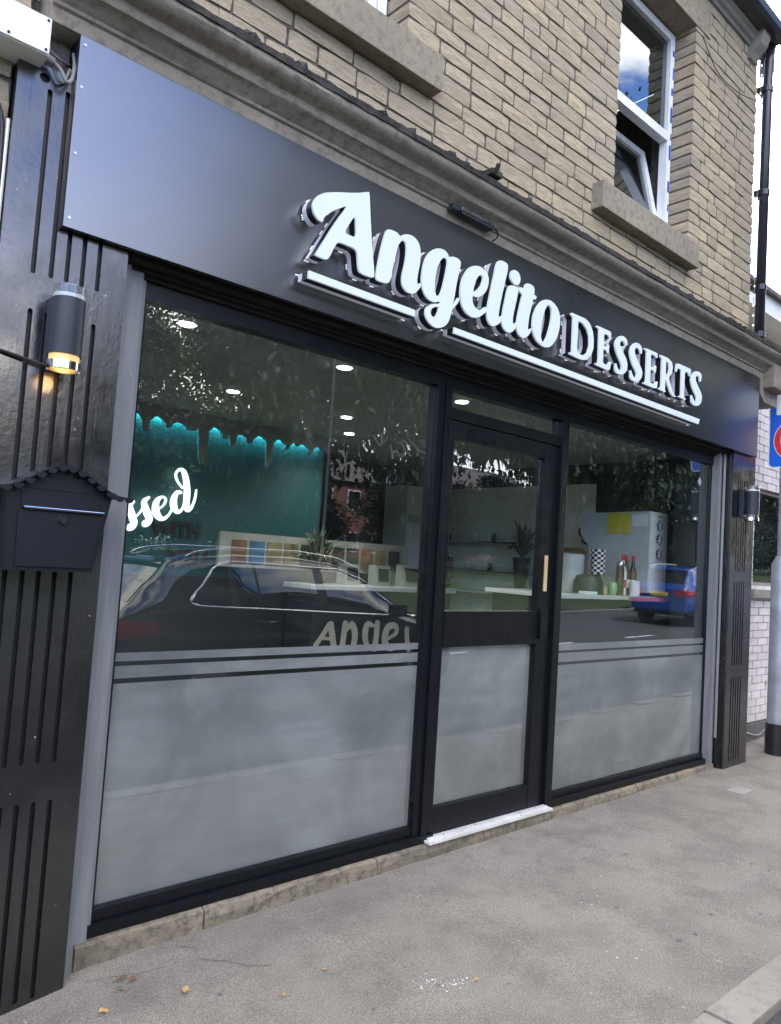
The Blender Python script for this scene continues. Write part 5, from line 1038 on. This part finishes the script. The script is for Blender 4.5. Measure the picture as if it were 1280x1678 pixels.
CR = [crown_mesh(1, 3.6, 3.2, 4.6, 110, 62000, .09), crown_mesh(2, 4.2, 3.4, 4.0, 120, 70000, .09), crown_mesh(3, 3.2, 3.2, 5.2, 100, 62000, .09)]
def tree(x, y, h, k, sc, label, rot=0.):
    z = zg(x) + bank(x, y) - .1
    t_ = thing('tree', (x, y, z), label, 'tree', 'trees on the bank across the road'); r_ = random.Random(int(x * 10) + k)
    zc = h * .52
    b = B(); b.tube([(0, 0, 0), (.1, .05, h * .2), (-.05, .1, h * .4), (.1, 0, h * .62), (.1, 0, h * .85)], [.34 * sc, .27 * sc, .22 * sc, .13 * sc, .04], 10)
    for q in range(9):
        a_ = r_.uniform(0, 2 * pi); z0 = h * r_.uniform(.25, .6); rr_ = r_.uniform(1.6, 3.0) * sc
        b.tube([(0, 0, z0), (cos(a_) * rr_ * .5, sin(a_) * rr_ * .5, z0 + rr_ * .5), (cos(a_) * rr_, sin(a_) * rr_, z0 + rr_ * .8)], [.11 * sc, .07 * sc, .02], 6)
    tr = b.build('trunk', 'bark', None, off=(0, 0, 0), smooth=True); tr.parent = t_
    cr_ = bpy.data.objects.new('crown', CR[k]); C.objects.link(cr_); cr_.parent = t_; cr_.location = (0, 0, zc); cr_.scale = (sc, sc, h * .47 / (4.6 if k == 0 else 4.0 if k == 1 else 5.2)); cr_.rotation_euler = (0, 0, rot)
    return t_
TR = [(7.6, -12.6, 7.6, 2, .8, 'small dense tree nearest the left end of the bank'), (12.6, -11.6, 18.5, 0, 1.1, 'tall dark leafy tree on the bank opposite the left window'), (18, -12.6, 20, 1, 1.15, 'broad spreading tree second along the bank'),
      (23.5, -11.2, 19, 2, 1.25, 'narrow tall tree third along the bank'), (29.5, -12.3, 19.5, 0, 1.35, 'big tree behind the blue car across the road'), (35, -11.6, 19, 1, 1.25, 'wide tree far along the bank'),
      (43, -12.5, 19, 2, 1.3, 'distant tall tree near the end of the bank'), (53, -12, 19, 1, 1.3, 'furthest tree on the bank'), (38, -19, 18, 0, 1.1, 'second row tree behind the wide tree')]
for i, a_ in enumerate(TR): tree(*a_, rot=i * 1.3)
def shrub(x, y, rx, rz, label, k):
    t_ = thing('shrub', (x, y, zg(x) + bank(x, y)), label, 'shrub', 'shrubs along the bank across the road')
    c_ = bpy.data.objects.new('foliage', CR[k]); C.objects.link(c_); c_.parent = t_; c_.location = (0, 0, rz * .8); c_.scale = (rx / 3.6, .6, rz / 4.6); c_.rotation_euler = (0, 0, x)
    return t_
for i, (x, hh) in enumerate([(-22, 2.4), (-17, 2.7), (-12, 2.4), (-7, 2.7), (-2.5, 2.5), (2, 2.6), (6, 2.2), (10.4, 2.8), (14, 1.6), (20.5, 2.1), (25, 2.3), (30, 2.4), (36, 2.6), (42, 2.6), (49, 2.8), (57, 3), (66, 3)]):
    shrub(x, -15.2, 3.1 if x < 30 else 4, hh, 'dense green shrub, ' + ['first', 'second', 'third', 'fourth', 'fifth', 'sixth', 'seventh', 'eighth', 'ninth', 'tenth', 'eleventh', 'twelfth', 'thirteenth', 'fourteenth', 'fifteenth', 'sixteenth', 'seventeenth'][i] + ' along the bank across the road', i % 3)
def house(x, y, w_, d_, h, mat, label):
    z = zg(x) + .5
    hs = thing('house', (x, y, z), label, 'house'); b = B().box(x, y - d_, z, x + w_, y, z + h); b.build('wall', mat, hs)
    B().add([(x - .3, y + .3, z + h), (x + w_ + .3, y + .3, z + h), (x + w_ + .3, y - d_ - .3, z + h), (x - .3, y - d_ - .3, z + h), (x - .3, y - d_ / 2, z + h + d_ * .4), (x + w_ + .3, y - d_ / 2, z + h + d_ * .4)], [(0, 1, 5, 4), (2, 3, 4, 5), (0, 4, 3), (1, 2, 5), (3, 2, 1, 0)]).build('roof', 'roof_tile', hs)
    for fl_ in (.9, 3.6):
        for k in range(int(w_ // 2.4)):
            xx = x + 1 + k * 2.3; f_ = B(); frame_rect(f_, xx, xx + 1.1, z + fl_, z + fl_ + 1.3, y + .002, y + .05, .07); wf = f_.build('window_frame', 'upvc_white', hs)
            sub(B().box(xx + .07, y + .003, z + fl_ + .07, xx + 1.03, y + .02, z + fl_ + 1.23), 'pane', 'upper_glass', wf)
house(27, -32, 9, 7, 5.4, 'brick_red', 'red brick house glimpsed between the trees opposite the left window')
house(42, -33, 10, 7, 5.4, 'brick_red', 'red brick house behind the big tree across the road')
house(58, -34, 10, 7, 5.4, 'render_cream', 'cream house at the far end of the bank')
def lamp_post(x, y, label):
    t_ = thing('street_lamp', (x, y, zg(x)), label, 'street lamp')
    B().tube([(x, y, zg(x)), (x, y, zg(x) + 1.2), (x, y, zg(x) + 1.25), (x, y, zg(x) + 7.5)], [.09, .09, .055, .045], 12).tube([(x, y, zg(x) + 7.5), (x, y + .5, zg(x) + 7.8), (x, y + 1.2, zg(x) + 7.85)], .035, 8).build('post', 'pole_black', t_, smooth=40)
    B().bbox(x - .1, y + 1.1, zg(x) + 7.78, x + .1, y + 1.7, zg(x) + 7.9, .03).build('lamp_head', 'lamp_grey', t_)
lamp_post(10.8, -8.4, 'grey street lamp on the far verge opposite the left window')

# ================================================================== SMALL GROUND DETAIL
rg = random.Random(21)
def leaf(x, y, s_, mat, label):
    b = B(); a0 = rg.uniform(0, 6.28); out = []
    for k in range(10):
        a_ = 2 * pi * k / 10; r_ = s_ * (1 if k % 2 else .8) * (1 - .35 * abs(sin(a_))); X, Y_ = r_ * cos(a_), r_ * sin(a_)
        out.append((x + X * cos(a0) - Y_ * sin(a0), y + X * sin(a0) + Y_ * cos(a0), zg(x) + .008 + .25 * s_ * (k % 3 == 0) + rg.uniform(0, .2) * s_))
    out.append((x, y, zg(x) + .007 + .1 * s_)); b.add(out, [(k, (k + 1) % 10, 10) for k in range(10)])
    tag(b.build('fallen_leaf', mat, off='base'), label, 'leaf', 'fallen leaves on the pavement')
for x, y, s_, mt, lb in [(1.43, 2.53, .022, 'dry_leaf', 'yellow fallen leaf lying on the pavement by the first plinth joint'), (1.16, 2.60, .018, 'dry_leaf', 'small yellow leaf close to the foot of the grey guide'),
    (1.28, 2.74, .02, 'brown_leaf', 'reddish brown leaf at the foot of the stone plinth'), (1.31, 2.71, .018, 'brown_leaf', 'brown curled leaf touching the reddish one by the plinth'), (1.25, 2.68, .016, 'brown_leaf', 'brown leaf just below the reddish pair'),
    (1.11, 2.54, .016, 'dry_leaf', 'tan leaf near the bottom left corner of the pavement'), (1.02, 2.60, .02, 'brown_leaf', 'brown leaf against the bottom of the left pilaster'), (1.70, 2.30, .012, 'dry_leaf', 'tiny tan leaf out on the open pavement'), (1.92, 2.35, .012, 'dry_leaf', 'tiny tan leaf nearer the middle of the pavement'),
    (2.35, 1.95, .014, 'dry_leaf', 'small tan leaf in the middle of the pavement')]: leaf(x, y, s_, mt, lb)
b = B()
for _ in range(420):
    t_ = rg.random()
    if t_ < .35: x, y = rg.uniform(.95, 1.5), rg.uniform(2.45, 2.86)
    elif t_ < .8: x, y = rg.uniform(1.3, 6.9), 2.88 - abs(rg.gauss(0, .04))
    else: x, y = rg.uniform(1, 7), rg.uniform(1.4, 2.8)
    s_ = rg.uniform(.0015, .006); a_ = rg.uniform(0, 3)
    b.add([(x + s_ * cos(a_ + k * 2.1), y + s_ * sin(a_ + k * 2.1), zg(x) + .001) for k in range(3)] + [(x, y, zg(x) + .001 + s_ * .9)], [(0, 1, 3), (1, 2, 3), (2, 0, 3)])
tag(b.build('grit', 'kerb_stone', off=(0, 0, 0)), 'loose grit and crumbs scattered along the foot of the shopfront', 'grit', kind='stuff')
b = B()
for cx_, cy_, n_, sp in ((2.28, 1.98, 26, .035), (2.20, 2.05, 22, .03), (3.05, 1.75, 10, .06), (3.4, 2.1, 8, .08)):
    for _ in range(n_):
        x, y = cx_ + rg.gauss(0, sp), cy_ + rg.gauss(0, sp * .6); s_ = rg.uniform(.0012, .005)
        b.add([(x + s_ * rg.uniform(.5, 1.2) * cos(k * 1.05), y + s_ * rg.uniform(.5, 1.2) * sin(k * 1.05), zg(x) + .0045) for k in range(6)], [tuple(range(6))])
tag(b.build('paint_spots', 'sign_white', off=(0, 0, 0), rn=False), 'white paint specks spattered on the asphalt pavement', 'paint spots', kind='stuff')
tag(B().bbox(5.85, 2.42, zg(5.95) - .004, 6.06, 2.55, zg(5.95) + .005, .002).build('water_cover', 'metal_cover', off='base'), 'small rectangular metal cover set in the pavement near the right pilaster', 'access cover')
b = B()
for pts_ in ([(1.55, 2.84), (1.60, 2.78), (1.58, 2.70), (1.66, 2.62), (1.70, 2.55), (1.78, 2.50)], [(1.2, 2.80), (1.35, 2.74), (1.5, 2.72)]):
    q = catmull([(p[0], p[1], 0) for p in pts_], 8); vs = []
    for i, p in enumerate(q): wv = .0008 + .0008 * noise.noise(Vector((p.x * 40, p.y * 40, 0))); vs += [(p.x - wv, p.y - wv, zg(p.x) + .003), (p.x + wv, p.y + wv, zg(p.x) + .003)]
    b.add(vs, [(2 * i, 2 * i + 1, 2 * i + 3, 2 * i + 2) for i in range(len(q) - 1)])
ck = b.build('pavement_crack', 'interior_dark', None, off=(0, 0, 0), rn=False); ck.parent = pav

b = B(); rq = random.Random(77)
for _ in range(46):
    x, y = rq.uniform(1.2, 7), rq.uniform(1.4, 2.7); s_ = rq.uniform(.006, .016)
    b.add([(x + s_ * rq.uniform(.75, 1.1) * cos(k * .7), y + s_ * rq.uniform(.75, 1.1) * sin(k * .7), zg(x) + .0042) for k in range(9)], [tuple(range(9))])
tag(b.build('gum_spots', 'dark_plinth', off=(0, 0, 0), rn=False), 'flattened dark chewing gum spots on the asphalt pavement', 'gum', kind='stuff')
